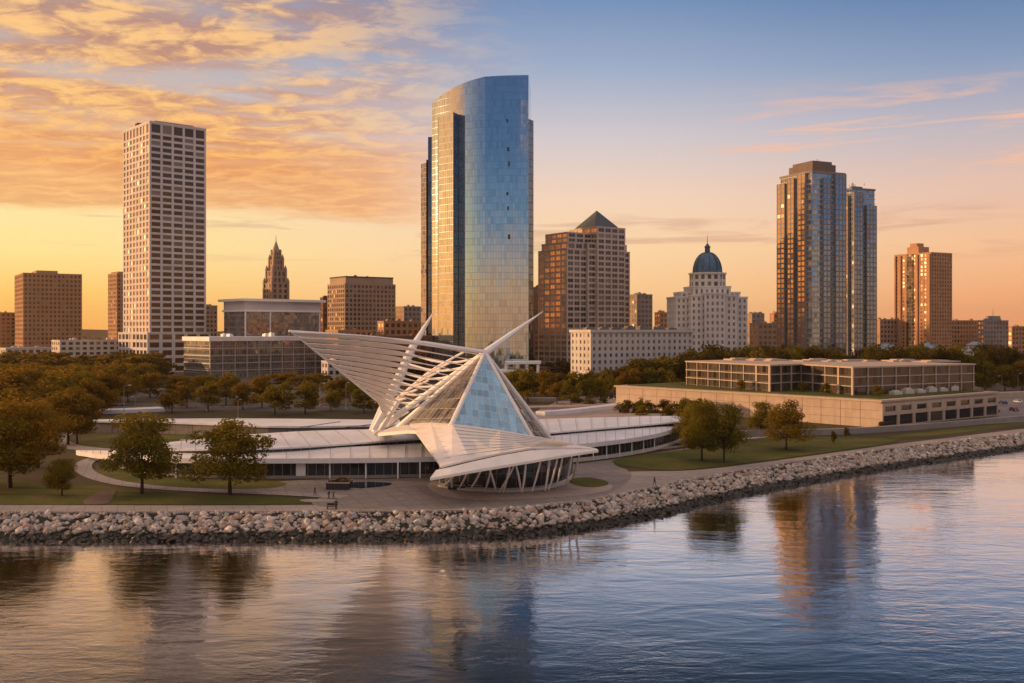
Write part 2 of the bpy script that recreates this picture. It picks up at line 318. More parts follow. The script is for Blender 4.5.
# ------------------------------------------------------------------ mesh helpers
def V3(p, z=None): return Vector((p[0], p[1], p[2] if z is None else z))
class MB:
    def __init__(s): s.v = []; s.f = []; s.uv = []
    def face(s, pts, uvs=None):
        i = len(s.v); s.v += [tuple(p) for p in pts]; s.f.append(tuple(range(i, i + len(pts))))
        s.uv.append(uvs or [(0, 0)] * len(pts))
    def prism(s, poly, z0, z1, top=True, bot=False):
        """poly: plan points counter-clockwise; walls carry metres as UV"""
        n = len(poly); d = 0.0
        zt = z1 if isinstance(z1, (list, tuple)) else [z1] * n
        for i in range(n):
            a, b = poly[i], poly[(i + 1) % n]; L = math.hypot(b[0] - a[0], b[1] - a[1])
            ta, tb = zt[i], zt[(i + 1) % n]
            s.face([(a[0], a[1], z0), (b[0], b[1], z0), (b[0], b[1], tb), (a[0], a[1], ta)], [(d, z0), (d + L, z0), (d + L, tb), (d, ta)])
            d += L
        if top: s.face([(p[0], p[1], t) for p, t in zip(poly, zt)])
        if bot: s.face([(p[0], p[1], z0) for p in reversed(poly)])
    def box(s, c, sx, sy, sz, rz=0.0):
        """c = centre of the bottom"""
        ca, sa = math.cos(rz), math.sin(rz)
        poly = [(c[0] + x * ca - y * sa, c[1] + x * sa + y * ca) for x, y in ((-sx / 2, -sy / 2), (sx / 2, -sy / 2), (sx / 2, sy / 2), (-sx / 2, sy / 2))]
        s.prism(poly, c[2], c[2] + sz, True, True)
    def beam(s, a, b, w, h, w2=None, h2=None, up=Vector((0, 0, 1)), n=4):
        """tapered bar from a to b with an n-sided section"""
        a, b = Vector(a), Vector(b); d = (b - a).normalized()
        if abs(d.dot(up)) > .98: up = Vector((1, 0, 0))
        x = d.cross(up).normalized(); y = x.cross(d).normalized()
        w2 = w if w2 is None else w2; h2 = h if h2 is None else h2
        off = math.pi / 4 if n == 4 else 0; k = 1.414 if n == 4 else 1
        ra = [a + x * (math.cos(t) * w / 2 * k) + y * (math.sin(t) * h / 2 * k) for t in [off + 2 * math.pi * i / n for i in range(n)]]
        rb = [b + x * (math.cos(t) * w2 / 2 * k) + y * (math.sin(t) * h2 / 2 * k) for t in [off + 2 * math.pi * i / n for i in range(n)]]
        for i in range(n):
            j = (i + 1) % n; s.face([ra[j], ra[i], rb[i], rb[j]])
        s.face(ra); s.face(list(reversed(rb)))
    def path(s, pts, ws, n=6, up=Vector((0, 0, 1))):
        if len(ws) != len(pts):
            k = (len(ws) - 1) / (len(pts) - 1); ws = [ws[min(len(ws) - 2, int(i * k))] * (1 - (i * k - min(len(ws) - 2, int(i * k)))) + ws[min(len(ws) - 2, int(i * k)) + 1] * (i * k - min(len(ws) - 2, int(i * k))) for i in range(len(pts))]
        for i in range(len(pts) - 1): s.beam(pts[i], pts[i + 1], ws[i], ws[i], ws[i + 1], ws[i + 1], up, n)
    def loft(s, A, B, th=0.4, thB=None):
        """slab between two polylines A (back) and B (front)"""
        thB = th if thB is None else thB; d = 0
        A = [Vector(p) for p in A]; B = [Vector(p) for p in B]
        for i in range(len(A) - 1):
            a, a2, b, b2 = A[i], A[i + 1], B[i], B[i + 1]
            L = (b2 - b).length; wd = (a - b).length
            dn, dnb = Vector((0, 0, -th)), Vector((0, 0, -thB))
            s.face([b, b2, a2, a], [(d, 0), (d + L, 0), (d + L, wd), (d, wd)])
            s.face([a + dn, a2 + dn, b2 + dnb, b + dnb])
            s.face([b + dnb, b2 + dnb, b2, b], [(d, 0), (d + L, 0), (d + L, thB), (d, thB)]); s.face([a, a2, a2 + dn, a + dn])
            d += L
        dn, dnb = Vector((0, 0, -th)), Vector((0, 0, -thB))
        s.face([A[0], A[0] + dn, B[0] + dnb, B[0]]); s.face([B[-1], B[-1] + dnb, A[-1] + dn, A[-1]])
    def build(s, name, mat, parent=None, smooth=False, weld=False):
        me = bpy.data.meshes.new(name); o = bpy.data.objects.new(name, me)
        off = Vector((0, 0, 0)) if parent is None else parent_loc(parent)
        me.from_pydata([tuple(Vector(v) - off) for v in s.v], [], s.f)
        uvl = me.uv_layers.new(name='UVMap'); k = 0; flat = []
        for u in s.uv:
            for q in u: flat += [q[0], q[1]]
        uvl.data.foreach_set('uv', flat)
        me.materials.append(M[mat] if isinstance(mat, str) else mat)
        if weld:
            bm = bmesh.new(); bm.from_mesh(me); bmesh.ops.remove_doubles(bm, verts=bm.verts, dist=1e-4); bm.to_mesh(me); bm.free()
        if smooth: me.polygons.foreach_set('use_smooth', [True] * len(me.polygons))
        col.objects.link(o); o.parent = parent
        return o
def parent_loc(p):
    v = Vector((0, 0, 0))
    while p is not None: v += p.location; p = p.parent
    return v
def tag(o, label=None, cat=None, group=None, kind=None):
    if label: o['label'] = label
    if cat: o['category'] = cat
    if group: o['group'] = group
    if kind: o['kind'] = kind
    return o
def empty(name, loc, label, cat, group=None):
    o = bpy.data.objects.new(name, None); o.location = loc; col.objects.link(o); o.empty_display_size = .5
    return tag(o, label, cat, group)
KIDS = {}
def copy_tree(o, loc=None, rz=None, sc=None, label=None, group=None, parent=None):
    c = o.copy(); col.objects.link(c); c.parent = parent
    if loc is not None: c.location = loc
    if rz is not None: c.rotation_euler = (0, 0, rz)
    if sc is not None: c.scale = sc if isinstance(sc, (tuple, list)) else (sc, sc, sc)
    if label: c['label'] = label
    if group: c['group'] = group
    for ch in KIDS.get(o.name, ()): copy_tree(ch, parent=c)
    return c
def kids(o):                       # remember the children of a thing once, so copies stay quick
    KIDS[o.name] = list(o.children)
    for ch in o.children: kids(ch)
def struct(name, mb, mat): return tag(mb.build(name, mat), kind='structure')

# ------------------------------------------------------------------ facades
def wbox(mb, a, u, n, s0, s1, o0, o1, z0, z1):
    p = [a + u * s0 + n * o1, a + u * s1 + n * o1, a + u * s1 + n * o0, a + u * s0 + n * o0]
    mb.prism(p, z0, z1, True, True)
def facade(mb, wins, a, b, z0, z1, nc, nr, pw=.3, sh=.35, d=.4, mat='window_dark', skip=None, ends=True, toprow=1.0, mull=0):
    a, b = Vector(a[:2]), Vector(b[:2]); L = (b - a).length; u = (b - a) / L; n = Vector((u.y, -u.x))
    cell = L / nc; rh = (z1 - z0) / (nr + toprow - 1)
    for i in range(nc + 1):
        s0, s1 = i * cell - pw * cell / 2, i * cell + pw * cell / 2
        if i == 0: s0 = -(d - .03) if ends else 0.0
        if i == nc: s1 = L + (d - .03) if ends else L
        wbox(mb, a, u, n, s0, s1, -.2, d, z0, z1)
    for j in range(nr + 1):
        zz = z0 + j * rh if j < nr else z1
        lo, hi_ = zz - sh * rh / 2, zz + sh * rh / 2
        lo, hi_ = max(lo, z0 + .01), min(hi_, z1 - .01)
        if hi_ > lo: wbox(mb, a, u, n, 0.02, L - .02, -.18, d - .08, lo, hi_)
    for j in range(nr):
        zb = z0 + j * rh + sh * rh / 2; zt_ = (z0 + (j + 1) * rh if j < nr - 1 else z1) - sh * rh / 2
        if j == nr - 1: zt_ = z1 - sh * rh / 2
        for i in range(nc):
            if skip and skip(i, j): continue
            c2 = a + u * ((i + .5) * cell) + n * .06
            wins.append((Vector((c2.x, c2.y, (zb + zt_) / 2)), n, (1 - pw) * cell, zt_ - zb, mat))
    if mull:
        for i in range(nc):
            for k in range(1, mull + 1):
                s = (i + pw / 2 + (1 - pw) * k / (mull + 1)) * cell
                wbox(mb, a, u, n, s - .07, s + .07, 0, d * .45, z0, z1)
UNIT = {}
def unit(mat):
    if mat not in UNIT:
        me = bpy.data.meshes.new('window_pane')
        t = .04
        me.from_pydata([(-.5, -t, -.5), (.5, -t, -.5), (.5, -t, .5), (-.5, -t, .5), (-.5, 0, -.5), (.5, 0, -.5), (.5, 0, .5), (-.5, 0, .5)], [],
                       [(0, 1, 2, 3), (5, 4, 7, 6), (1, 5, 6, 2), (4, 0, 3, 7), (3, 2, 6, 7), (4, 5, 1, 0)])
        me.materials.append(M[mat]); UNIT[mat] = me
    return UNIT[mat]
def put_windows(root, wins, most=100, name='window'):
    off = parent_loc(root)
    def size(wi):
        c, n, ww, hh, mt = wi
        v = Vector((c.x, c.y)); f = -n.dot(v.normalized())
        px, py = proj(c)
        if f <= 0: return -1
        return ww * hh * f / v.length ** 2 * (1.0 if (0 < px < 1024 and py < 372) else .3)
    wins = sorted(wins, key=size, reverse=True)
    for c, n, ww, hh, mt in wins[:most]:
        o = bpy.data.objects.new(name, unit(mt)); o.location = c - off
        o.rotation_euler = (0, 0, math.atan2(n.x, -n.y)); o.scale = (ww, 1, hh); col.objects.link(o); o.parent = root
    rest = {}
    for wi in wins[most:]: rest.setdefault(wi[4], []).append(wi)
    for mt, lst in rest.items():
        mb = MB()
        for c, n, ww, hh, _ in lst:
            u = Vector((-n.y, n.x, 0)) * (ww / 2); z = Vector((0, 0, hh / 2)); q = Vector((n.x, n.y, 0)) * .04
            mb.face([c - u - z + q, c + u - z + q, c + u + z + q, c - u + z + q])
        tag(mb.build('windows', mt, root), kind='stuff')
def offset(poly, d):
    n = len(poly); out = []
    for i in range(n):
        p0, p1, p2 = Vector(poly[i - 1][:2]), Vector(poly[i][:2]), Vector(poly[(i + 1) % n][:2])
        u1 = (p1 - p0).normalized(); u2 = (p2 - p1).normalized()
        n1, n2 = Vector((u1.y, -u1.x)), Vector((u2.y, -u2.x)); k = 1 + n1.dot(n2)
        out.append(p1 + (n1 + n2) * (d / max(k, .2)))
    return out
def rect_px(xl, xc, xr, D, th):
    """a rectangle with its near corner at column xc and depth D, turned by th, whose sides reach columns xl and xr"""
    t = R(th); C = XY(xc, D); ur = Vector((math.cos(t), math.sin(t))); ul = Vector((-math.sin(t), math.cos(t)))
    kr, kl = (xr - 512) / F, (xl - 512) / F
    Lr = (kr * C.y - C.x) / (ur.x - kr * ur.y); Ll = (kl * C.y - C.x) / (ul.x - kl * ul.y)
    return [C + ul * Ll, C, C + ur * Lr, C + ur * Lr + ul * Ll], Ll, Lr, ul, ur
def block(root, poly, z0, z1, rowh, colw, wall='tan_stone', win='window_dark', pw=.35, sh=.4, d=.35, wmb=None, wins=None, par=.8, parmat=None, roof='roof_grey', mull=0, toprow=1.0, win_l=None, colw_l=None):
    """one storeyed block of a building"""
    own = wmb is None
    wmb = wmb or MB(); wl = [] if wins is None else wins
    wmb.prism(poly, z0, z1 - .02)
    nr = max(1, round((z1 - z0) / rowh))
    for i in range(len(poly)):
        a, b = poly[i], poly[(i + 1) % len(poly)]; L = (Vector(b) - Vector(a)).length
        cw = colw_l if (colw_l and i % 2 == 0) else colw
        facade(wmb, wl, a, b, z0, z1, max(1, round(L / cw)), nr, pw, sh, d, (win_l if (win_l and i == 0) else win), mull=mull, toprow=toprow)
    if own: wmb.build('wall', wall, root)
    pm = MB(); pm.prism(offset(poly, d + .06), z1 - .15, z1 + par, True, True)
    pm.build('parapet', parmat or wall, root)
    rm = MB(); rm.prism(offset(poly, -.5), z1 + par - .1, z1 + par + .03); rm.build('roof', roof, root)
    if wins is None: put_windows(root, wl)
    return z1 + par
def unit_box(root, c, sx, sy, sz, rz, mat='roof_grey', name='rooftop_unit'):
    mb = MB(); mb.box(c, sx, sy, sz, rz); mb.box((c[0], c[1], c[2] + sz), sx * .55, sy * .55, .35, rz); return mb.build(name, mat, root)
def center(poly): return sum((Vector(p[:2]) for p in poly), Vector((0, 0))) / len(poly)
def root_for(name, poly, label, cat='building', group=None):
    c = center(poly); return empty(name, (c.x, c.y, 0), label, cat, group)
rnd = random.Random(7)
def roof_clutter(root, poly, z, n, rz, big=3.0, mat='roof_grey'):
    c = center(poly)
    for k in range(n):
        p = c + (Vector(poly[k % 4]) - c) * rnd.uniform(.15, .6)
        unit_box(root, (p.x, p.y, z), rnd.uniform(.6, 1.3) * big, rnd.uniform(.6, 1.2) * big, rnd.uniform(.4, .9) * big * .7, rz, mat)

# ================================================================== SETTING: land, water, shore
SH = [(-900, 513), (-300, 513), (0, 513), (200, 513), (400, 512), (480, 511), (530, 508), (590, 501), (640, 491), (690, 480), (760, 468), (860, 453), (940, 443), (1024, 433), (1120, 424)]
def interp_px(pts, px):
    for (x0, y0), (x1, y1) in zip(pts, pts[1:]):
        if x0 <= px <= x1: return y0 + (y1 - y0) * (px - x0) / (x1 - x0)
    return pts[-1][1]
def smooth_line(pts, it=2):
    for _ in range(it):
        q = [pts[0]]
        for a, b in zip(pts, pts[1:]): q += [a * .75 + b * .25, a * .25 + b * .75]
        q.append(pts[-1]); pts = q
    return pts
shore = smooth_line([G(*p) for p in SH])
shore2 = [Vector((p.x, p.y)) for p in shore]
ext = shore2[-1] + (shore2[-1] - shore2[-2]).normalized() * 700
def shore_off(d):      # line d metres out over the water
    out = []
    for i, p in enumerate(shore2):
        a = shore2[max(0, i - 1)]; b = shore2[min(len(shore2) - 1, i + 1)]; u = (b - a).normalized(); out.append(p + Vector((u.y, -u.x)) * d)
    return out
mb = MB()
far = [(ext.x, ext.y), (6000, 2500), (6000, 9000), (-6000, 9000), (-6000, shore2[0].y)]
land = [(p.x, p.y) for p in shore2] + far
mb.face([(x, y, 0) for x, y in land]); struct('ground', mb, 'ground')
mb = MB(); mb.face([(-6000, -2000, -3), (6000, -2000, -3), (6000, 2600, -3), (-6000, 2600, -3)]); struct('water', mb, 'water')
mb = MB()
o1 = shore_off(0); o2 = shore_off(8.2); o3 = shore_off(30)
for i in range(len(o1) - 1):
    mb.face([V3(o2[i], -3.2), V3(o2[i + 1], -3.2), V3(o1[i + 1], -.05), V3(o1[i], -.05)])
    mb.face([V3(o3[i], -9), V3(o3[i + 1], -9), V3(o2[i + 1], -3.2), V3(o2[i], -3.2)])
mb.face([V3(o2[-1], -3.2), V3(ext + Vector((8, -4)), -3.2), V3(ext, -.05), V3(o1[-1], -.05)])
struct('shore_bank', mb, 'seabed')
mb = MB(); q = shore_off(.0); q1 = shore_off(-.9)       # pale coping along the shore walk
for i in range(len(q) - 1):
    mb.face([V3(q[i], .22), V3(q[i + 1], .22), V3(q1[i + 1], .22), V3(q1[i], .22)])
    mb.face([V3(q[i], -.4), V3(q[i + 1], -.4), V3(q[i + 1], .22), V3(q[i], .22)]); mb.face([V3(q1[i + 1], 0), V3(q1[i], 0), V3(q1[i], .22), V3(q1[i + 1], .22)])
struct('kerb', mb, 'path')
def sheet(name, pts, z, mat, sm=2, closed=True):
    p = [G(*q) for q in pts]
    if closed and sm:
        for _ in range(sm):
            q = []
            for a, b in zip(p, p[1:] + p[:1]): q += [a * .75 + b * .25, a * .25 + b * .75]
            p = q
    mb = MB(); mb.face([(v.x, v.y, z) for v in p])
    o = struct(name, mb, mat)
    bm = bmesh.new(); bm.from_mesh(o.data); bmesh.ops.triangulate(bm, faces=bm.faces[:]); bm.normal_update()
    for f in bm.faces:
        if f.normal.z < 0: f.normal_flip()
    bm.to_mesh(o.data); bm.free(); return o
def ribbon(name, pts, width, z, mat, sm=2):
    p = smooth_line([G(*q) for q in pts], sm); mb = MB(); n = len(p); l, r_ = [], []
    for i in range(n):
        u = (p[min(n - 1, i + 1)] - p[max(0, i - 1)]); u.z = 0; u.normalize(); s = Vector((u.y, -u.x, 0)) * width / 2
        l.append(V3(p[i] - s, z)); r_.append(V3(p[i] + s, z))
    for i in range(n - 1): mb.face([r_[i], r_[i + 1], l[i + 1], l[i]])
    return struct(name, mb, mat)
# shore walk: from the rocks inland
inner = [(-300, 505), (0, 505), (300, 506), (360, 503), (420, 495), (560, 480), (590, 474), (640, 471), (690, 471.5), (760, 463), (840, 452), (900, 443.5), (960, 436.5), (1024, 428.5), (1120, 419)]
mb = MB(); IN = smooth_line([G(*p) for p in inner], 2); q1 = shore_off(-.9)
# match the two lines by x
def at_x(line, X):
    for a, b in zip(line, line[1:]):
        if a[0] <= X <= b[0]: t = (X - a[0]) / max(1e-6, b[0] - a[0]); return Vector((X, a[1] + (b[1] - a[1]) * t))
    return Vector((X, line[-1][1]))
xs = [-160 + 3.0 * i for i in range(112)]
for xa, xb in zip(xs, xs[1:]):
    a, b2 = at_x(q1, xa), at_x(q1, xb); c1, d1 = at_x(IN, xa), at_x(IN, xb)
    mb.face([V3(a, .03), V3(b2, .03), V3(d1, .03), V3(c1, .03)])
struct('shore_walk', mb, 'path')
sheet('plaza', [(300, 506.5), (330, 494), (250, 492), (200, 489.5), (300, 479), (440, 479), (600, 462), (700, 446), (760, 441), (700, 449), (640, 456), (606, 463), (640, 474), (600, 501), (540, 506), (470, 509), (400, 510.5)], .055, 'plaza')
sheet('forecourt', [(424, 485), (440, 479), (560, 474), (600, 480), (618, 488), (590, 495), (540, 499), (480, 501), (440, 497)], .075, 'plaza_light')
sheet('lawn', [(602, 462), (640, 455.5), (700, 448), (750, 441), (800, 436.5), (850, 437), (885, 438), (905, 441), (850, 449.5), (760, 461.5), (690, 470.5), (650, 470)], .08, 'grass')
sheet('lawn', [(566, 483), (575, 477.5), (596, 478), (614, 484.5), (590, 489)], .10, 'grass')
sheet('lawn', [(-300, 504.5), (-300, 470), (0, 478), (60, 486), (90, 484), (120, 489), (190, 494), (300, 498.5), (350, 502), (300, 504.8)], .05, 'grass')
sheet('lawn', [(88, 470), (120, 462), (180, 468), (180, 479), (290, 481), (282, 489), (200, 489.5), (130, 484), (98, 477)], .06, 'grass')
sheet('lawn', [(66, 444), (90, 436), (140, 434), (220, 436), (180, 444), (110, 447.5), (82, 449)], .06, 'grass')
sheet('meadow', [(880, 436.5), (1000, 424), (1060, 419), (1040, 423), (960, 433), (900, 440)], .05, 'grass')
ribbon('footpath', [(345, 497.5), (290, 494), (220, 491.5), (150, 488), (104, 481), (82, 471), (84, 462), (104, 456)], 3.6, .10, 'path')
ribbon('footpath', [(120, 451), (88, 449.5), (64, 446), (54, 440), (60, 434), (80, 431), (130, 429)], 6.0, .09, 'path')
ribbon('footpath', [(560, 459), (640, 451), (700, 444), (760, 437), (850, 433), (1040, 420)], 3.2, .09, 'path')
sheet('gravel_patch', [(78, 505), (95, 493), (118, 488), (112, 500), (106, 505)], .09, 'brown_paving', 1)
sheet('gravel_patch', [(300, 499.5), (330, 499.5), (342, 501.5), (320, 503), (300, 502)], .095, 'path', 1)
sheet('service_road', [(-300, 470), (0, 460), (60, 454), (60, 448), (0, 452), (-300, 458)], .06, 'brown_paving', 0)
sheet('boulevard', [(-300, 411), (130, 411), (300, 411.5), (420, 409), (420, 402), (300, 403), (130, 403), (-300, 403)], .05, 'asphalt', 0)
sheet('parking_lot', [(60, 400), (250, 399), (400, 398), (400, 386), (250, 387), (70, 389)], .05, 'asphalt', 0)
sheet('terrace_paving', [(520, 419), (560, 400), (640, 398), (690, 412), (690, 418), (600, 419)], .05, 'plaza_light', 0)
sheet('boulevard', [(500, 400), (640, 398), (640, 390), (500, 392)], .06, 'asphalt', 0)
sheet('terrace_paving', [(930, 420), (1140, 412), (1140, 384), (950, 384)], .05, 'plaza', 0)
sheet('city_ground', [(-600, 385), (1700, 385), (1700, 338), (-600, 338)], .02, 'asphalt', 0)
# white dashes on the boulevards
mb = MB()
for k in range(60):
    p = G(-100 + k * 9, 406.9); mb.face([(p.x, p.y, .06), (p.x + 2.2, p.y, .06), (p.x + 2.2, p.y + .35, .06), (p.x, p.y + .35, .06)])
struct('road_marking', mb, 'white_paint')
# terraces and ramps in pale concrete
def ramp_wall(name, label, A, z, th, width, mat='white_roof'):
    p = smooth_line([G(*q) for q in A], 2); n = len(p); b_, f_ = [], []
    for i in range(n):
        u = p[min(n - 1, i + 1)] - p[max(0, i - 1)]; u.z = 0; u.normalize(); s = Vector((-u.y, u.x, 0)) * width
        f_.append(V3(p[i], z)); b_.append(V3(p[i] + s, z))
    mb = MB(); mb.loft(b_, f_, th); return tag(mb.build(name, mat), label, 'terrace')
ramp_wall('curved_ramp', 'long pale curved ramp sweeping up to the terraces behind the museum', [(545, 416), (580, 413), (615, 409), (640, 404), (652, 400)], 1.4, 1.4, 4.5)
ramp_wall('terrace', 'low pale terrace slab in front of the orange trees behind the museum', [(520, 410), (560, 409), (600, 408)], .8, .8, 9, 'plaza_light')
ramp_wall('terrace', 'narrow grey terrace wall beside the parkway behind the glass atrium', [(520, 402), (550, 401.5), (600, 400.5)], 1.5, 1.5, 3, 'plaza_light')
ramp_wall('terrace', 'pale stepped wall beyond the right end of the long lakefront building', [(975, 399), (1040, 396), (1100, 394)], 2.2, 2.2, 4, 'limestone')
ramp_wall('terrace', 'upper pale road wall at the far right below the dark trees', [(950, 391), (1030, 389), (1100, 388)], 2.8, 2.8, 8, 'limestone')
ramp_wall('terrace', 'low pale wall curving behind the left lawn and the first park trees', [(95, 414.5), (130, 413), (165, 411.5)], 1.2, 1.2, 9)
ramp_wall('terrace', 'bright low platform among the trees at the left edge of the park', [(28, 424), (50, 423.5), (72, 422.5)], 1.4, 1.4, 7)
ramp_wall('low_wall', 'long low stone wall with pale coping beside the lakeside walk at right', [(728, 437), (790, 436), (850, 434.5), (920, 430), (1000, 423), (1100, 415)], 1.7, 1.7, 1.4, 'grey_stone')

# ------------------------------------------------------------------ boulders along the shore
def rock_mesh(seed, sub=1):
    bm = bmesh.new(); bmesh.ops.create_icosphere(bm, subdivisions=sub, radius=.5); rr = random.Random(seed)
    sx, sy, sz = rr.uniform(.9, 1.35), rr.uniform(.8, 1.15), rr.uniform(.62, .9); off = Vector((seed * 3.1, seed, 0))
    for v in bm.verts:
        k = 1 + .55 * mnoise.noise(v.co * 2.2 + off) ; v.co = Vector((v.co.x * sx, v.co.y * sy, v.co.z * sz)) * k
    # chip flat faces off
    for _ in range(8):
        nrm = Vector((rr.uniform(-1, 1), rr.uniform(-1, 1), rr.uniform(-.2, 1))).normalized()
        for v in bm.verts:
            dd = v.co.dot(nrm) - .33
            if dd > 0: v.co -= nrm * dd
    return bm
rock_meshes = []
for k in range(9):
    bm = rock_mesh(k + 1, 2); me = bpy.data.meshes.new('boulder'); bm.to_mesh(me); bm.free(); me.materials.append(M['rock']); rock_meshes.append(me)
spots = []
dist = 0.0; rr = random.Random(11)
for i in range(len(shore2) - 1):
    a, b2 = shore2[i], shore2[i + 1]; u = (b2 - a); L = u.length
    if L < 1e-6: continue
    u /= L; n = Vector((u.y, -u.x)); m_ = a
    if b2.x < -140: continue
    cnt = L * 8.6 * 2.5
    k = int(cnt) + (1 if rr.random() < cnt % 1 else 0)
    for _ in range(k):
        t = rr.uniform(0, L); s = rr.uniform(-.3, 8.6); p = a + u * t + n * s
        if p.x < -115: continue
        sz = rr.choice((.6, .75, .9, 1.0, 1.15, 1.7)) * rr.uniform(.85, 1.15) * (1.0 if s > 1.2 else .8)
        spots.append((Vector((p.x, p.y, -.05 - 3.15 * max(0, s) / 8.2 + rr.uniform(-.05, .22))), sz))
spots.sort(key=lambda q: (0 if (abs(proj(q[0])[0] - 512) < 512 and q[0].z > -2.6) else 1000) + q[0].y - q[1] * 12 * (q[0].y / 160))
boulders = []
for p, sz in spots[:300]:
    o = bpy.data.objects.new('boulder', rr.choice(rock_meshes)); o.location = p; o.scale = (sz, sz, sz * rr.uniform(.8, 1.1))
    o.rotation_euler = (rr.uniform(-.4, .4), rr.uniform(-.4, .4), rr.uniform(0, 6.28)); col.objects.link(o)
    tag(o, 'rough grey and tan boulder in the stone bank along the water edge', 'boulder', 'boulders of the stone bank')
bmA = bmesh.new(); small = []
for k in range(6):
    bm = rock_mesh(k + 20, 1); small.append(([v.co.copy() for v in bm.verts], [tuple(v.index for v in f.verts) for f in bm.faces])); bm.free()
vs, fs = [], []
for p, sz in spots[300:]:
    vv, ff = rr.choice(small); mtx = Matrix.Rotation(rr.uniform(0, 6.28), 3, 'Z') @ Matrix.Rotation(rr.uniform(-.5, .5), 3, 'X'); b0 = len(vs)
    vs += [tuple(mtx @ (v * sz) + p) for v in vv]; fs += [tuple(i + b0 for i in f) for f in ff]
me = bpy.data.meshes.new('riprap'); me.from_pydata(vs, [], fs); me.materials.append(M['rock']); o = bpy.data.objects.new('riprap', me); col.objects.link(o)
tag(o, 'bank of broken stone lining the lake shore', 'riprap', kind='stuff')

# ================================================================== TOWERS AND BUILDINGS
# --- tall pale concrete tower
poly, Ll, Lr, ul, ur = rect_px(124, 150, 205, 700, 42)
rt = root_for('office_tower', poly, 'tall white concrete tower with a regular grid of dark windows and flared base', 'skyscraper')
wl = []; wm = MB(); z1 = ZT(122.5, 700); zb = ZT(333, 700)
wm.prism(poly, zb - 3, z1 - .02)
facade(wm, wl, poly[1], poly[2], zb, z1, 5, 33, .20, .36, .55, 'window_brown', toprow=1.7)
facade(wm, wl, poly[0], poly[1], zb, z1, 8, 33, .34, .36, .55, 'window_sunset_tint', toprow=1.7)
facade(wm, wl, poly[2], poly[3], zb, z1, 8, 33, .34, .36, .55, 'window_brown', toprow=1.7)
facade(wm, wl, poly[3], poly[0], zb, z1, 5, 33, .20, .36, .55, 'window_brown', toprow=1.7)
big = offset(poly, 2.6); wm.prism(big, 0, zb)
for i in range(4): facade(wm, wl, big[i], big[(i + 1) % 4], 0, zb, 5 if i % 2 else 8, 5, .26, .36, .5, 'window_brown')
wm.build('wall', 'white_concrete', rt)
pm = MB(); pm.prism(offset(poly, .7), z1 - .2, z1 + 1.2, True, True); pm.prism(offset(big, .6), zb - .2, zb + .5, True, True); pm.build('parapet', 'white_concrete', rt)
pm = MB(); pm.prism(offset(poly, -6), z1 + 1, z1 + 3.2); pm.build('roof', 'roof_grey', rt)
unit_box(rt, (*(poly[0] * .6 + poly[1] * .4 + ur * 4), z1 + 1.1), 5, 4, 3, R(42), 'roof_dark'); unit_box(rt, (*(center(poly)), z1 + 3.2), 9, 6, 1.2, R(42))
put_windows(rt, wl)

def simple_tower(name, label, px, D, th, ytop, rowh, colw, wall, win, setback=None, cat='building', group=None, **kw):
    poly, Ll, Lr, ul, ur = rect_px(*px, D, th)
    rt = root_for(name, poly, label, cat, group)
    z = block(rt, poly, 0, ZT(ytop, D), rowh, colw, wall, win, **kw)
    if setback:
        ins, yt = setback; pp = offset(poly, -ins); m2 = MB(); m2.prism(pp, z - .1, ZT(yt, D)); m2.build('penthouse', wall, rt)
        rm = MB(); rm.prism(offset(pp, -.4), ZT(yt, D), ZT(yt, D) + .4); rm.build('roof', 'roof_grey', rt)
        z = ZT(yt, D) + .4
    return rt, poly, z
rt, p, z = simple_tower('apartment_block', 'broad brown concrete slab block standing alone on the far left skyline', (15, 23.5, 81.5), 900, 33, 273.5, 4.0, 3.6, 'brown_concrete', 'window_brown', pw=.42, sh=.42, win_l='window_sunset_tint')
m2 = MB(); pp = [p[1] + (p[2] - p[1]) * .25 + (p[0] - p[1]) * .2, p[1] + (p[2] - p[1]) * .62 + (p[0] - p[1]) * .2, p[1] + (p[2] - p[1]) * .62 + (p[0] - p[1]) * .7, p[1] + (p[2] - p[1]) * .25 + (p[0] - p[1]) * .7]
m2.prism(pp, z - .1, z + 3.0); m2.build('penthouse', 'brown_concrete', rt)
simple_tower('apartment_block', 'slim brown tower half hidden behind the tall white concrete tower', (108.5, 117, 132), 850, 42, 274, 3.6, 3.2, 'brown_concrete', 'window_brown', setback=(1.5, 271.8), pw=.45, sh=.45, win_l='window_sunset_tint')
rt, p, z = simple_tower('office_block', 'blocky tan stone office block with dark attic between spire and glass tower', (328, 345, 395), 800, 35, 284, 3.7, 3.5, 'tan_stone', 'window_brown', pw=.35, sh=.38, win_l='window_sunset_tint')
m2 = MB(); pp = offset(p, -1.2); m2.prism(pp, z - .3, ZT(277, 800)); m2.build('attic', 'tan_stone', rt)
m2 = MB(); m2.prism(offset(pp, .3), ZT(277, 800), ZT(275.8, 800), True, True); m2.build('roof', 'roof_dark', rt)
roof_clutter(rt, p, ZT(275.8, 800), 4, R(35), 2.6)
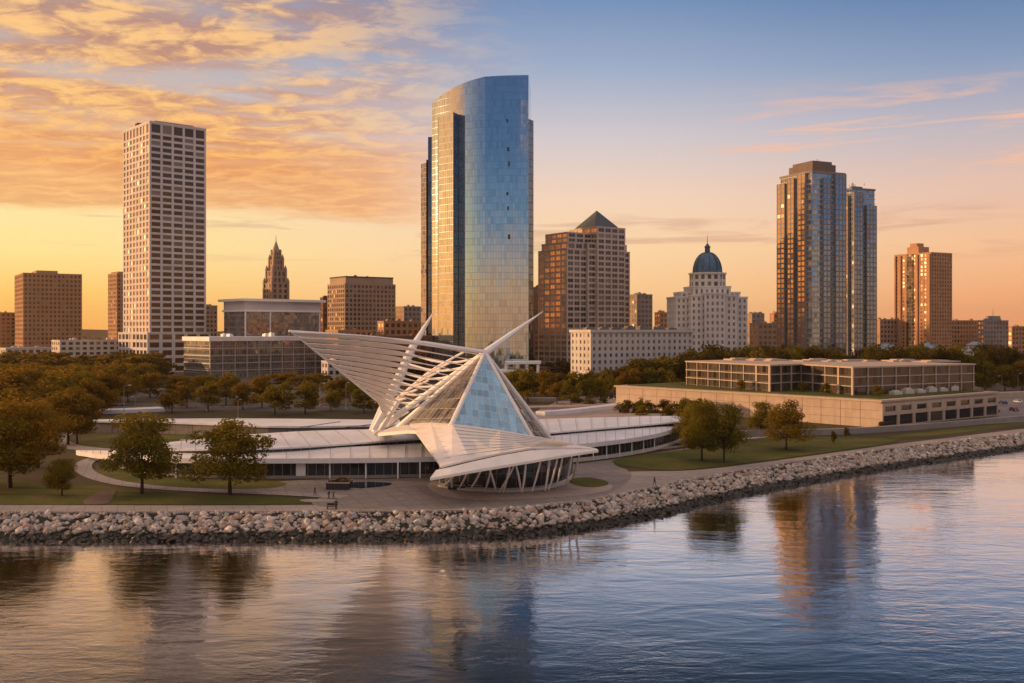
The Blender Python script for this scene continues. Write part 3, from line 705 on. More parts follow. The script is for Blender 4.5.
# --- right brown tower
rt, p, z = simple_tower('apartment_tower', 'brown brick apartment tower standing alone near the right edge', (895, 931, 951.5), 800, 30, 253, 3.1, 3.3, 'orange_brick', 'window_brown', cat='skyscraper', pw=.5, sh=.42, win_l='window_brown')
c = center(p); m2 = MB(); m2.box((c.x - 4, c.y, z), 13, 11, 5.5, R(30)); m2.box((c.x - 5, c.y, z + 5.5), 8, 7, 3.0, R(30)); m2.build('penthouse', 'orange_brick', rt)
m2 = MB(); u = (p[1] - p[0]).normalized(); n = Vector((u.y, -u.x)); L = (p[1] - p[0]).length
for s0, s1 in ((.0, .20), (.62, 1.0)): wbox(m2, p[0], u, n, L * s0 + .3, L * s0 + 1.6, .2, 1.5, 0, z - 1.5); wbox(m2, p[0], u, n, L * s1 - 1.6, L * s1 - .3, .2, 1.5, 0, z - 1.5)
m2.build('pier', 'orange_brick', rt)
m2 = MB(); wbox(m2, p[0], u, n, L * .34, L * .54, .1, .47, 0, z - .6); m2.build('stair_glazing', 'glass_hall', rt)

# --- glass office block at left (low part) and the taller box behind
poly, Ll, Lr, ul, ur = rect_px(184, 210, 326, 620, 42)
rt = root_for('glass_office', poly, 'wide low glass office building with white roof edge behind the park trees', 'office')
zt = ZT(341, 620); m2 = MB(); m2.prism(poly, 0, zt); m2.build('curtain_wall', 'glass_office', rt)
m2 = MB(); m2.prism(offset(poly, .9), zt - .1, zt + 2.6, True, True); m2.build('roof', 'white_roof', rt)
for k in range(11):
    u = (poly[2] - poly[1]).normalized(); n = Vector((u.y, -u.x)); L = (poly[2] - poly[1]).length
    m2 = MB(); wbox(m2, poly[1], u, n, L * k / 10 - .25, L * k / 10 + .25, .02, .5, 0, zt); m2.build('fin', 'frame_metal', rt)
for k in range(1, 5):
    m2 = MB(); m2.prism(offset(poly, .22), zt * k / 5 - .3, zt * k / 5 + .3, True, True); m2.build('floor_band', 'frame_metal', rt)
roof_clutter(rt, poly, zt + 2.6, 5, R(42), 4.0, 'white_roof')
poly, Ll, Lr, ul, ur = rect_px(224, 245, 320, 700, 42)
rt = root_for('glass_office', poly, 'tall pale box with flat overhanging roof rising behind the wide glass office', 'office')
z0_, zt = 0, ZT(301, 700); m2 = MB(); m2.prism(poly, 0, ZT(311, 700)); m2.build('curtain_wall', 'glass_office', rt)
m2 = MB(); m2.prism(offset(poly, .15), ZT(311, 700), zt); m2.build('attic', 'white_concrete', rt)
m2 = MB(); m2.prism(offset(poly, 1.0), ZT(311.5, 700), ZT(309.5, 700), True, True); m2.build('floor_band', 'white_paint', rt)
m2 = MB(); m2.prism(offset(poly, 3.2), zt, ZT(298.5, 700), True, True); m2.build('roof', 'white_paint', rt)
u = (poly[2] - poly[1]).normalized(); n = Vector((u.y, -u.x)); L = (poly[2] - poly[1]).length
for s in (0.0, .32, .99):
    m2 = MB(); wbox(m2, poly[1], u, n, L * s - .4, L * s + .4, .02, .8, 0, ZT(311, 700)); m2.build('column', 'white_paint', rt)

# --- gothic stepped spire tower
c = XY(276, 850); rt = empty('spire_tower', (c.x, c.y, 0), 'brown stone tower stepping up to a pointed gothic spire', 'tower')
wl = []; wm = MB(); th = R(40)
def sq(c, w_, th, d_=None):
    d_ = d_ or w_; u = Vector((math.cos(th), math.sin(th))); v = Vector((-u.y, u.x)); return [c - u * w_ / 2 - v * d_ / 2, c + u * w_ / 2 - v * d_ / 2, c + u * w_ / 2 + v * d_ / 2, c - u * w_ / 2 + v * d_ / 2]
tiers = [(14.6, 0, 283.5), (11.6, 283.5, 271), (8.0, 271, 260), (5.6, 260, 252)]
for w_, ya, yb in tiers:
    za = 0 if ya == 0 else ZT(ya, 850); zb_ = ZT(yb, 850); q = sq(c, w_, th); wm.prism(q, za - .5, zb_)
    for i in range(4): facade(wm, wl, q[i], q[(i + 1) % 4], max(za, 20), zb_, 3, max(2, round((zb_ - max(za, 20)) / 4.5)), .5, .35, .45, 'window_dark')
    for k, cn in enumerate(q):
        wm.prism(sq(cn, 2.0 if w_ > 6 else 1.2, th), max(0, za - 2), zb_ + 2.0)
wm.build('wall', 'tan_stone', rt)
for w_, ya, yb in tiers[:3]:
    for cn in sq(c, w_, th):
        m2 = MB(); zb_ = ZT(yb, 850) + 2.0; q = sq(cn, 1.9, th)
        for i in range(4): m2.face([V3(q[i], zb_), V3(q[(i + 1) % 4], zb_), V3(cn, zb_ + 3.2)])
        m2.build('pinnacle', 'tan_stone', rt)
m2 = MB(); q = [c + Vector((math.cos(R(45 * i + 20)), math.sin(R(45 * i + 20)))) * 3.6 for i in range(8)]
for i in range(8): m2.face([V3(q[i], ZT(252, 850)), V3(q[(i + 1) % 8], ZT(252, 850)), V3(c, ZT(240, 850))])
m2.build('spire', 'tan_stone', rt); m2 = MB(); m2.beam(V3(c, ZT(242, 850)), V3(c, ZT(235, 850)), .5, .5, .15, .15); m2.build('finial', 'dark_metal', rt)
put_windows(rt, wl)

# --- glass tower
skin = [(432, 588, 104), (436, 585, 99.5), (441, 581.5, 95.5), (447, 577.8, 91.5), (453, 574.4, 88), (460, 571, 84.5), (468, 568, 81.3), (476, 566, 78.8), (485, 564.5, 76.6), (500, 563.6, 75.6), (515, 563.4, 75.2), (528.5, 564.5, 75)]
def fine(t_, it=2):
    t_ = [Vector(q) for q in t_]; return smooth_line(t_, it)
skin = [tuple(q) for q in fine(skin[:9]) + fine(skin[8:])[1:]]
pl = [XY(a, b) for a, b, _ in skin]; zz = [ZT(c_, b) for _, b, c_ in skin]
cT = center(pl) + Vector((0, 20)); rt = empty('glass_tower', (cT.x, cT.y, 0), 'tallest blue and gold mirror glass tower with curved front and sloping top', 'skyscraper')
bk_pts = [pl[-1] + Vector((2, 30)), pl[0] + Vector((4, 28))]
poly = pl + bk_pts; zt = zz + [zz[-1] - 1, zz[0] - 1]
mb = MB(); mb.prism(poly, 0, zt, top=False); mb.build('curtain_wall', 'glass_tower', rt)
mb = MB()
for i in range(len(pl) - 1): # top cap
    a, b2 = pl[i], pl[i + 1]; k = i / (len(pl) - 1); k2 = (i + 1) / (len(pl) - 1)
    e1 = bk_pts[1].lerp(bk_pts[0], k); e2 = bk_pts[1].lerp(bk_pts[0], k2); mb.face([V3(a, zz[i] - 2.5), V3(b2, zz[i + 1] - 2.5), V3(e2, zz[i + 1] - 2.5), V3(e1, zz[i] - 2.5)])
mb.build('roof', 'roof_grey', rt)
mb = MB(); q = [XY(437.5, 584.5), XY(439, 573.8), XY(453.2, 566.2), XY(457.6, 571.4), XY(450, 588)]; zt_ = ZT(116, 575); mb.prism(q, 0, zt_); mb.build('bay', 'glass_tower', rt)
mb = MB(); q2 = [XY(453.25, 566.1), XY(457.9, 571.2), XY(457, 573), XY(452.8, 567.5)]; mb.prism(q2, 0, zt_ + .3); mb.build('bay_side', 'glass_side', rt)
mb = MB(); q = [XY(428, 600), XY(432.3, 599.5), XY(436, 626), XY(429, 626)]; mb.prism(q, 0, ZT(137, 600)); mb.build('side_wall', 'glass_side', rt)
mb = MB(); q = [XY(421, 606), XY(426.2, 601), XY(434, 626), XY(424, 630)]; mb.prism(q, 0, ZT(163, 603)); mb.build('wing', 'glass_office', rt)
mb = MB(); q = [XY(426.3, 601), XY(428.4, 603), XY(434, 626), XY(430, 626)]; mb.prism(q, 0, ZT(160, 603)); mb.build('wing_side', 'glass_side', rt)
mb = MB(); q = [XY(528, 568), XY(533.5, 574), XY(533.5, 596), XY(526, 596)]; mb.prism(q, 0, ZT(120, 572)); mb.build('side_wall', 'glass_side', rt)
for yy in range(0, 6):   # mechanical vents on the front
    pv = P(508, 122 + yy * 22 + (yy % 2) * 7, 563.2); mb = MB(); mb.box((pv.x + (yy % 3) * .5 - .4, pv.y - .04, pv.z), .9 + .3 * (yy % 2), .2, 1.6 + .5 * (yy % 3)); mb.build('vent', 'dark_metal', rt)
mb = MB(); q = [XY(505, 540), XY(541, 545), XY(541, 562), XY(505, 560)]; mb.prism(q, ZT(364, 545), ZT(361.5, 545), True, True)
mb.prism([XY(500, 538), XY(528, 541), XY(528, 562), XY(500, 560)], ZT(372, 545), ZT(370, 545), True, True)
for px in (506, 517, 527, 538): pq = XY(px, 546); mb.box((pq.x, pq.y, 0), 1.6, 1.6, ZT(363.8, 545))
mb.build('entrance_canopy', 'white_paint', rt)

# --- stepped granite tower with pyramid roof
D0 = 600; poly, Ll, Lr, ul, ur = rect_px(539, 567, 629, D0, 35)
rt = root_for('pyramid_tower', poly, 'rose granite tower with stepped shoulders and dark pyramid roof', 'skyscraper')
C = poly[1]; wm = MB(); wl = []
def sub(a0, a1, b0, b1): return [C + ur * a0 + ul * b1, C + ur * a0 + ul * b0, C + ur * a1 + ul * b0, C + ur * a1 + ul * b1]
def stage(q, z0, z1, nl, nf, md='window_dark'):
    wm.prism(q, z0, z1 - .02); nr = max(1, round((z1 - z0) / 3.45))
    facade(wm, wl, q[0], q[1], z0, z1, nl, nr, .16, .34, .4, 'window_sunset_tint', mull=1); facade(wm, wl, q[1], q[2], z0, z1, nf, nr, .22, .36, .4, md, mull=1)
    facade(wm, wl, q[2], q[3], z0, z1, nl, nr, .28, .40, .4, md); facade(wm, wl, q[3], q[0], z0, z1, nf, nr, .28, .40, .4, md)
    pm.prism(offset(q, .5), z1 - .15, z1 + .5, True, True)
pm = MB(); zA = ZT(249, D0); zB = ZT(242, D0); zC = ZT(232, D0); zD = ZT(228, 615)
stage(sub(0, Lr, 0, Ll), 0, zA, 5, 10)
stage(sub(1.2, Lr - 1.5, 1.2, Ll - 2), zA + .2, zB, 4, 8); stage(sub(2.6, Lr - 4, 2.6, Ll - 4), zB + .2, zC, 4, 7)
stage(sub(Lr * .30, Lr * .42, -1.6, 6), 0, zB, 1, 1); stage(sub(Lr * .42, Lr * .86, -3.6, Ll - 5), 0, zD, 4, 4)
wm.build('wall', 'rose_granite', rt); pm.build('cornice', 'rose_granite', rt)
cc = C + ur * (Lr * .62) + ul * 9; q = [cc - ur * 10 - ul * 10, cc + ur * 10 - ul * 10, cc + ur * 10 + ul * 10, cc - ur * 10 + ul * 10]
m2 = MB(); m2.prism(offset(q, -1), zC, zD + .6); m2.build('attic', 'rose_granite', rt)
m2 = MB(); za = ZT(210.5, cc.y)
for i in range(4): m2.face([V3(q[i], zD + .5), V3(q[(i + 1) % 4], zD + .5), V3(cc, za)])
m2.face([V3(p_, zD + .5) for p_ in reversed(q)]); m2.build('pyramid_roof', 'slate_roof', rt)
put_windows(rt, wl)

# --- long pale low block with six rows of windows
poly, Ll, Lr, ul, ur = rect_px(571.5, 591, 692, 480, 30)
rt = root_for('stone_block', poly, 'long low cream office building with rows of small square windows beside the dome', 'office')
wm = MB(); wl = []; z1 = ZT(332, 480); wm.prism(poly, 0, z1)
facade(wm, wl, poly[1], poly[2], 0, z1, 19, 9, .58, .48, .3, 'window_grey'); facade(wm, wl, poly[0], poly[1], 0, z1, 5, 9, .58, .48, .3, 'window_grey')
facade(wm, wl, poly[2], poly[3], 0, z1, 5, 9, .52, .45, .3); wm.build('wall', 'pale_stone', rt)
m2 = MB(); m2.prism(offset(poly, .9), z1 - .2, z1 + 1.1, True, True); m2.build('cornice', 'pale_stone', rt)
m2 = MB(); m2.prism(offset(poly, -.6), z1 + 1.0, z1 + 1.15); m2.build('roof', 'roof_dark', rt)
for k in range(7):
    pz_ = C * 0 + poly[1] + (poly[2] - poly[1]) * (.08 + .13 * k) + ul * rnd.uniform(5, 11); unit_box(rt, (pz_.x, pz_.y, z1 + 1.1), rnd.uniform(3, 7), 3, rnd.uniform(.8, 1.8), R(30), 'roof_grey')
put_windows(rt, wl)

# --- domed stone building
D1 = 560; th = R(7); u = Vector((math.cos(th), math.sin(th))); v = Vector((-u.y, u.x)); O = XY(714, D1)
rt = empty('domed_building', (O.x, O.y + 10, 0), 'cream stone building stepping up to a drum with blue green dome', 'building')
wm = MB(); wl = []; pm = MB()
def st2(x0, x1, y0, y1, z0, z1, nf, nl, sh=.46, pw=.56, rh=3.5):
    q = [O + u * x0 + v * y1, O + u * x0 + v * y0, O + u * x1 + v * y0, O + u * x1 + v * y1]
    wm.prism(q, z0, z1 - .02); nr = max(1, round((z1 - z0) / rh))
    for i, k in enumerate((nl, nf, nl, nf)): facade(wm, wl, q[i], q[(i + 1) % 4], z0, z1, k, nr, pw, sh, .35, 'window_grey')
    pm.prism(offset(q, .6), z1 - .2, z1 + .7, True, True)
zz_ = lambda y: ZT(y, D1)
st2(-20.5, 20.5, 4, 22, 0, zz_(297.5), 15, 8); st2(-17, 17, 6, 20, zz_(297.3), zz_(292.5), 11, 6)
st2(-13.5, 12.5, -1.2, 20, 0, zz_(296), 9, 7); st2(-6.2, 5.0, -3.4, 18, 0, zz_(294), 4, 7); st2(-11, 10, 2, 20, zz_(296.2), zz_(287), 7, 6)
dc = O + v * 11 + u * (-.2)
# octagonal drum
def ngon(c, r, n, a0=0.0): return [c + Vector((math.cos(a0 + 2 * math.pi * i / n), math.sin(a0 + 2 * math.pi * i / n))) * r for i in range(n)]
oc = ngon(dc, 9.8, 8, R(22.5) + th); zd0, zd1 = zz_(287), zz_(273)
wm.prism(oc, zd0, zd1)
for i in range(8): facade(wm, wl, oc[i], oc[(i + 1) % 8], zd0, zd1, 2, 2, .45, .38, .35)
pm.prism(offset(oc, .9), zd1 - .3, zd1 + .6, True, True)
wm.build('wall', 'dome_stone', rt); pm.build('cornice', 'dome_stone', rt)
m2 = MB(); n_, rings = 24, 9; rd = 8.3; hd = ZT(253, 571) - zd1
for j in range(rings):
    a0, a1 = j / rings * math.pi / 2, (j + 1) / rings * math.pi / 2
    for i in range(n_):
        p4 = []
        for (aa, ii) in ((a0, i), (a0, i + 1), (a1, i + 1), (a1, i)):
            rr_ = rd * math.cos(aa) ** .9; t = 2 * math.pi * ii / n_; p4.append((dc.x + rr_ * math.cos(t), dc.y + rr_ * math.sin(t), zd1 + .5 + hd * math.sin(aa)))
        m2.face(p4)
m2.build('dome', 'copper_roof', rt, smooth=True, weld=True)
for i in range(12):
    m2 = MB(); t = 2 * math.pi * i / 12; pts = [Vector((dc.x + (rd + .1) * math.cos(a) ** .9 * math.cos(t), dc.y + (rd + .1) * math.cos(a) ** .9 * math.sin(t), zd1 + .55 + hd * math.sin(a))) for a in [k / 6 * 1.5 for k in range(7)]]
    m2.path(pts, [.35] * 7, 4); m2.build('dome_rib', 'slate_roof', rt)
m2 = MB(); zl = zd1 + hd; m2.prism(ngon(dc, 1.5, 8), zl - .4, zl + 3.2); m2.prism(ngon(dc, 1.9, 8), zl + 3.2, zl + 3.6, True, True)
for a_, b_ in zip(ngon(dc, 1.6, 8), ngon(dc, 1.6, 8)[1:] + ngon(dc, 1.6, 8)[:1]): m2.face([V3(a_, zl + 3.6), V3(b_, zl + 3.6), V3(dc, zl + 6)])
m2.build('lantern', 'slate_roof', rt); m2 = MB(); m2.beam(V3(dc, zl + 5), V3(dc, zl + 10.5), .35, .35, .1, .1); m2.build('finial', 'dark_metal', rt)
put_windows(rt, wl)

# --- twin condominium towers
def condo(label, px, D, th, yt, ymech, group, wf, steps):
    poly, Ll, Lr, ul, ur = rect_px(*px, D, th); C = poly[1]
    rt = root_for('condo_tower', poly, label, 'skyscraper', group); z1 = ZT(yt, D)
    base = [C + ul * Ll, C + ul * 5 , C + ul * 1.2 + ur * 1.2, C + ur * 5, C + ur * Lr, C + ur * Lr + ul * Ll]
    g = MB(); g.prism(base, 0, z1); g.build('curtain_wall', wf, rt)
    # projecting brick and glass bays
    wm = MB(); wl = []
    for a0, a1, out, dz in steps['front']:
        q = [C + ur * (Lr * a0) + ul * 1, C + ur * (Lr * a0) - ul * out, C + ur * (Lr * a1) - ul * out, C + ur * (Lr * a1) + ul * 1]
        wm.prism(q, 0, z1 - dz); nr = round((z1 - dz) / 3.1)
        facade(wm, wl, q[1], q[2], 0, z1 - dz, max(2, round(Lr * (a1 - a0) / 2.8)), nr, .16, .26, .25, 'window_blue')
        for s_, e_ in ((q[0], q[1]), (q[2], q[3])): facade(wm, wl, s_, e_, 0, z1 - dz, 1, nr, .3, .34, .15, 'window_blue')
    for b0, b1, out, dz in steps['left']:
        q = [C + ul * (Ll * b1) + ur * 1, C + ul * (Ll * b1) - ur * out, C + ul * (Ll * b0) - ur * out, C + ul * (Ll * b0) + ur * 1]
        wm.prism(q, 0, z1 - dz); nr = round((z1 - dz) / 3.1)
        facade(wm, wl, q[1], q[2], 0, z1 - dz, max(2, round(Ll * (b1 - b0) / 2.8)), nr, .22, .32, .25, 'window_sunset_tint')
    wm.build('wall', 'condo_stone', rt)
    fl = MB()
    for k in range(1, round(z1 / 3.1)): fl.prism(offset(base, .3), k * 3.1 - .22, k * 3.1 + .22, True, True)
    tag(fl.build('floor_bands', 'frame_metal', rt), kind='stuff')
    pm = MB(); pm.prism(offset(base, .5), z1 - .2, z1 + 1.0, True, True); pm.build('parapet', 'condo_stone', rt)
    mm = MB(); q = offset(poly, -3.6); mm.prism(q, z1 + .9, ZT(ymech + 3.4, D)); q = offset(poly, -5.2); mm.prism(q, z1 + .9, ZT(ymech, D)); mm.build('penthouse', 'penthouse_brown', rt)
    for k in range(6):
        mm = MB(); cc = center(poly) + Vector((rnd.uniform(-5, 5), rnd.uniform(-5, 5))); mm.beam(V3(cc, ZT(ymech, D)), V3(cc, ZT(ymech, D) + rnd.uniform(1, 2.4)), .25, .25); mm.build('antenna', 'dark_metal', rt)
    put_windows(rt, wl); return rt
condo('taller condominium tower with sunset tinted west side and blue glass corner', (780.5, 812, 844.5), 600, 25, 172, 158.5, 'twin condominium towers', 'glass_condo', dict(front=[(.30, .52, 1.4, 3), (.66, .98, 1.8, 0)], left=[(.15, .38, 1.6, 0), (.48, .68, 2.2, 2), (.76, 1.0, 2.6, 4)]))
condo('shorter dark condominium tower tucked behind its taller twin', (838, 852, 874.5), 640, 25, 189, 184.5, 'twin condominium towers', 'glass_condo', dict(front=[(.04, .42, 1.2, 2), (.55, .98, 2.0, 10)], left=[(.2, .9, 1.2, 4)]))

# --- small background buildings: (name, label, xl, xc, xr, D, th, ytop, wall, rowh, colw)
lows = [
 ('apartment_block', 'low brown block at the extreme left of the skyline', -12, -4, 15.5, 950, 35, 313, 'brown_concrete', 4, 4),
 ('office_block', 'dark narrow building between the spire box and the tan office block', 320.5, 323, 332, 830, 35, 298, 'brick', 4, 4),
 ('office_block', 'small block peeking out right beside the tall white tower', 200, 206, 217, 900, 40, 306, 'tan_stone', 4, 4),
 ('office_block', 'grey office block left of the glass tower with a stepped top', 396, 404, 424, 860, 35, 307, 'grey_stone', 4, 3.6),
 ('warehouse', 'low brick building right below the tan office block', 326, 338, 372, 640, 35, 331, 'orange_brick', 4.2, 4.2),
 ('warehouse', 'flat roofed brown building with bright west end left of the glass tower', 378, 384, 424, 660, 35, 322, 'orange_brick', 4.2, 4.2),
 ('warehouse', 'dark low building behind the tip of the white winged roof', 352, 360, 432, 560, 35, 337, 'red_brick', 4.2, 4.2),
 ('office_block', 'dark slab squeezed between the glass tower and pyramid tower', 532, 534, 548, 720, 25, 288, 'brick', 3.8, 3.6),
 ('office_block', 'grey stepped block between pyramid tower and dome', 627, 637, 652, 760, 30, 295, 'grey_stone', 3.6, 3.4),
 ('office_block', 'low brown block just left of the domed building', 655, 660, 674, 800, 30, 313, 'orange_brick', 4, 4),
 ('office_block', 'small grey block just right of the domed building', 747, 752, 764, 840, 25, 314, 'grey_stone', 4, 4),
 ('office_block', 'small brown block beside the foot of the taller condominium tower', 770, 774, 783, 860, 25, 314, 'orange_brick', 4, 4),
 ('warehouse', 'low tan building between dome and condominium towers', 750, 758, 786, 700, 25, 324, 'tan_stone', 4, 4),
 ('office_block', 'low tan building between condominium towers and brown tower', 874, 880, 897, 820, 25, 320, 'tan_stone', 4, 4),
 ('office_block', 'long brown brick building right of the brown tower', 940, 948, 988, 850, 25, 321, 'orange_brick', 3.6, 3.4),
 ('office_block', 'pale grey building with rooftop hut and antenna at the right', 978, 984, 1008, 830, 25, 321, 'grey_stone', 3.6, 3.4),
 ('warehouse', 'low brick shed at the extreme right of the skyline', 1008, 1012, 1040, 900, 25, 327, 'orange_brick', 4, 4),
 ('terraced_building', 'long low pale building with banded floors behind the left tree belt', 52, 60, 122, 720, 40, 341, 'pale_stone', 4, 5),
 ('terraced_building', 'second low pale building at the left edge behind the trees', -10, 6, 62, 760, 40, 349, 'pale_stone', 4, 5),
 ('terraced_building', 'small white annex standing below the wide glass office', 322, 328, 352, 560, 40, 362, 'white_concrete', 4, 4)]
for name, label, xl, xc, xr, D, th, yt, wall, rh_, cw_ in lows:
    poly, *_ = rect_px(xl, xc, xr, D, th)
    Ll_ = (poly[0] - poly[1]).length; 
    if Ll_ > 45: e = (poly[0] - poly[1]).normalized(); poly = [poly[1] + e * 45, poly[1], poly[2], poly[2] + e * 45]
    rt = root_for(name, poly, label, 'building'); wm = MB(); wl = []
    z1 = ZT(yt, D); wm.prism(poly, 0, z1 - .02); nr = max(1, round(z1 / rh_))
    for i in range(4):
        a, b_ = poly[i], poly[(i + 1) % 4]; L = (b_ - a).length; facade(wm, wl, a, b_, 0, z1, max(1, round(L / cw_)), nr, .4, .45, .25, 'window_sunset_tint' if i == 0 else 'window_brown')
    wm.build('wall', wall, rt); pm = MB(); pm.prism(offset(poly, .35), z1 - .1, z1 + .7, True, True); pm.build('parapet', wall, rt)
    pm = MB(); pm.prism(offset(poly, -.4), z1 + .6, z1 + .73); pm.build('roof', 'roof_grey', rt)
    roof_clutter(rt, poly, z1 + .7, 3, R(th), 2.4, wall)
    if 'antenna' in label:
        cc = center(poly); mm = MB(); mm.box((cc.x, cc.y, z1 + .7), 9, 7, 3.6, R(th)); mm.build('roof_hut', 'grey_stone', rt); mm = MB(); mm.beam((cc.x, cc.y, z1 + 4), (cc.x, cc.y, z1 + 11), .3, .3, .1, .1); mm.build('antenna', 'dark_metal', rt)
    put_windows(rt, wl, 40)
# small hip roofed houses in the dark woods on the right
def house(px, py, D, w_, label, rz, rm='slate_roof'):
    c = XY(px, D); zt_ = ZT(py, D); rt = empty('house', (c.x, c.y, 0), label, 'house'); q = sq(c, w_, rz, w_ * .75)
    m2 = MB(); m2.prism(q, 0, zt_ - w_ * .3); m2.build('wall', 'pale_stone', rt)
    m2 = MB(); e = offset(q, .6); u = Vector((math.cos(rz), math.sin(rz))); r1, r2 = c - u * w_ * .22, c + u * w_ * .22; zb = zt_ - w_ * .3
    m2.face([V3(e[0], zb), V3(e[1], zb), V3(r2, zt_), V3(r1, zt_)]); m2.face([V3(e[1], zb), V3(e[2], zb), V3(r2, zt_)])
    m2.face([V3(e[2], zb), V3(e[3], zb), V3(r1, zt_), V3(r2, zt_)]); m2.face([V3(e[3], zb), V3(e[0], zb), V3(r1, zt_)]); m2.face([V3(p_, zb) for p_ in reversed(e)])
    m2.build('roof', rm, rt)
    m2 = MB(); m2.box((c.x + 2, c.y, zt_ - w_ * .12), 1, 1, 1.8); m2.build('chimney', 'brick', rt)
M['blue_roof'] = plain('blue_roof', (.24, .30, .36), .4, .2, .5)
for k, (px, py, D, w_, lb) in enumerate([(887, 343.5, 560, 12, 'house with pale blue roof in the woods right of the condominium towers'), (928, 342.5, 560, 11, 'house with domed looking blue roof in front of the brown tower'),
        (953, 350, 520, 8, 'pair house with grey roof below the brown tower, left one'), (966, 347.5, 530, 7, 'grey roofed house right of the pair in the woods'), (975, 341.5, 600, 7, 'small pale roofed house high in the woods at the right')]):
    house(px, py, D, w_, lb, R(20 + 25 * k), 'blue_roof')

# ================================================================== long lakefront building (podium and glazed storeys)
A_ = Vector((XY(616, 388))); B_ = Vector((XY(881, 306))); C_ = Vector((XY(997, 349))); D_ = A_ + (C_ - B_) * 1.0
rt = empty('lakefront_hall', (center([A_, B_, C_, D_]).x, center([A_, B_, C_, D_]).y, 0), 'long two tier building with stone podium and glazed upper floors by the lake', 'building')
wm = MB(); zp = 8.0; wm.prism([A_, B_, C_, D_], 0, zp); wl = []
u = (C_ - B_).normalized(); n = Vector((u.y, -u.x)); L = (C_ - B_).length
# end wall: lower loggia, upper strip of windows
facade(wm, wl, B_, C_, 0.3, 4.0, 8, 1, .14, .16, .5, 'window_dark', ends=False); facade(wm, wl, B_, C_, 4.0, 7.4, 8, 1, .34, .52, .5, 'window_dark', ends=False)
wm.build('podium_wall', 'limestone', rt); put_windows(rt, wl)
m2 = MB(); m2.prism(offset([A_, B_, C_, D_], .6), zp - .05, zp + .5, True, True); m2.build('podium_roof', 'limestone', rt)
uu = (B_ - A_).normalized(); nn_ = Vector((uu.y, -uu.x)); LA = (B_ - A_).length
for k in range(1, 16):
    m2 = MB(); wbox(m2, A_, uu, nn_, LA * k / 16 - .06, LA * k / 16 + .06, -.1, .02, 0, zp - .1); m2.build('wall_joint', 'roof_dark', rt)
for zj in (2.6, 5.2):
    m2 = MB(); wbox(m2, A_, uu, nn_, .3, LA - .3, -.1, .015, zj, zj + .07); m2.build('wall_joint', 'roof_dark', rt)
m2 = MB()
inn = offset([A_, B_, C_, D_], -3); m2.prism(inn, zp + .48, zp + .75); m2.build('roof_garden', 'grass', rt)
U = [XY(687, 388), XY(770, 345), XY(801, 356), XY(853, 326), XY(973, 356)]
back_ = [U[-1] + Vector((-25, 45)), U[0] + Vector((25, 45))]
back_ = [U[-1] + (A_ - B_) * .32, U[0] + (C_ - B_) * .55]
polyU = U + back_; zu0, zu1 = zp + .6, 17.6
m2 = MB(); m2.prism(polyU, zu0, zu1); m2.build('curtain_wall', 'glass_hall', rt)
m2 = MB(); m2.prism(offset(polyU, .6), zu1 - .05, zu1 + .45, True, True); m2.build('roof', 'limestone', rt)
for k, zf in enumerate((zu0 + 3.0, zu0 + 6.0)):
    m2 = MB(); m2.prism(offset(polyU, .45), zf - .14, zf + .14, True, True); m2.build('floor_band', 'frame_metal', rt)
for i in range(4):
    a, b_ = U[i], U[i + 1]; L = (b_ - a).length; e = (b_ - a) / L; nr_ = Vector((e.y, -e.x)); k = max(2, round(L / 7.0))
    for j in range(k + 1):
        if j == 0 and i: continue
        m2 = MB(); wdt = .9 if (i in (0, 2) and j >= k - 1) else .34; s = min(max(L * j / k, wdt / 2), L - .01 if j < k else L); wbox(m2, a, e, nr_, s - wdt / 2, s + wdt / 2, -.1, .40, zu0, zu1 - .06); m2.build('column', 'limestone', rt)
for k in range(12):
    pz_ = U[0].lerp(U[4], .08 + .07 * k) + Vector((8 + rnd.uniform(-4, 9), 12 + rnd.uniform(-4, 9)))
    unit_box(rt, (pz_.x, pz_.y, zu1 + .45), rnd.uniform(8, 20), rnd.uniform(4, 9), rnd.uniform(.25, .6), R(22), 'limestone')
for k in range(6):
    pz_ = B_.lerp(C_, .35 + .1 * k) + Vector((-6, 9)); unit_box(rt, (pz_.x, pz_.y, zp + .6), 3.5, 2.5, 1.2 + .5 * (k % 2), R(22), 'pale_stone')

# ================================================================== MUSEUM
rt = empty('museum', (-10, 205, 0), 'white museum with slatted wing roof, glass atrium and long curved low wings', 'museum')
def GP(lst, z): return [G(px, py, z) for px, py in lst]
def XD(lst, z): return [V3(XY(px, d), z) for px, d in lst]
def sm3(p, it=2): return smooth_line([Vector(q) for q in p], it)
# left gallery wing
def GZ(lst): return [G(px, py, z) for px, py, z in lst]
frontL = sm3(GZ([(76, 451, .9), (104, 455, 2.2), (140, 457.5, 3.6), (200, 458.5, 4.2), (300, 458.5, 4.2), (380, 458, 4.2), (446, 456.5, 4.2)]))
backL = sm3(GZ([(76, 450.2, 1.0), (104, 450.5, 2.6), (140, 451, 4.2), (200, 451, 5.0), (300, 449, 5), (380, 445.5, 5), (446, 442, 5)]))
m2 = MB(); m2.loft(backL, frontL, .5, 1.0); m2.build('wing_roof', 'white_roof', rt)
f2 = sm3(GZ([(122, 450, 3.7), (150, 449.8, 4.8), (200, 449.3, 5.6), (280, 448, 5.75), (360, 442.7, 5.75), (450, 436, 5.75)])); b2_ = sm3(GZ([(122, 448.8, 3.6), (150, 444, 4.4), (200, 439, 5.6), (270, 432.5, 7), (340, 429.5, 7.2), (450, 428.5, 7.2)]))
m2 = MB(); m2.loft(b2_, f2, .5, .35); m2.build('upper_roof', 'white_roof', rt)
m2 = MB(); cl = [Vector((p.x, p.y + .6, 0)) for p in f2]
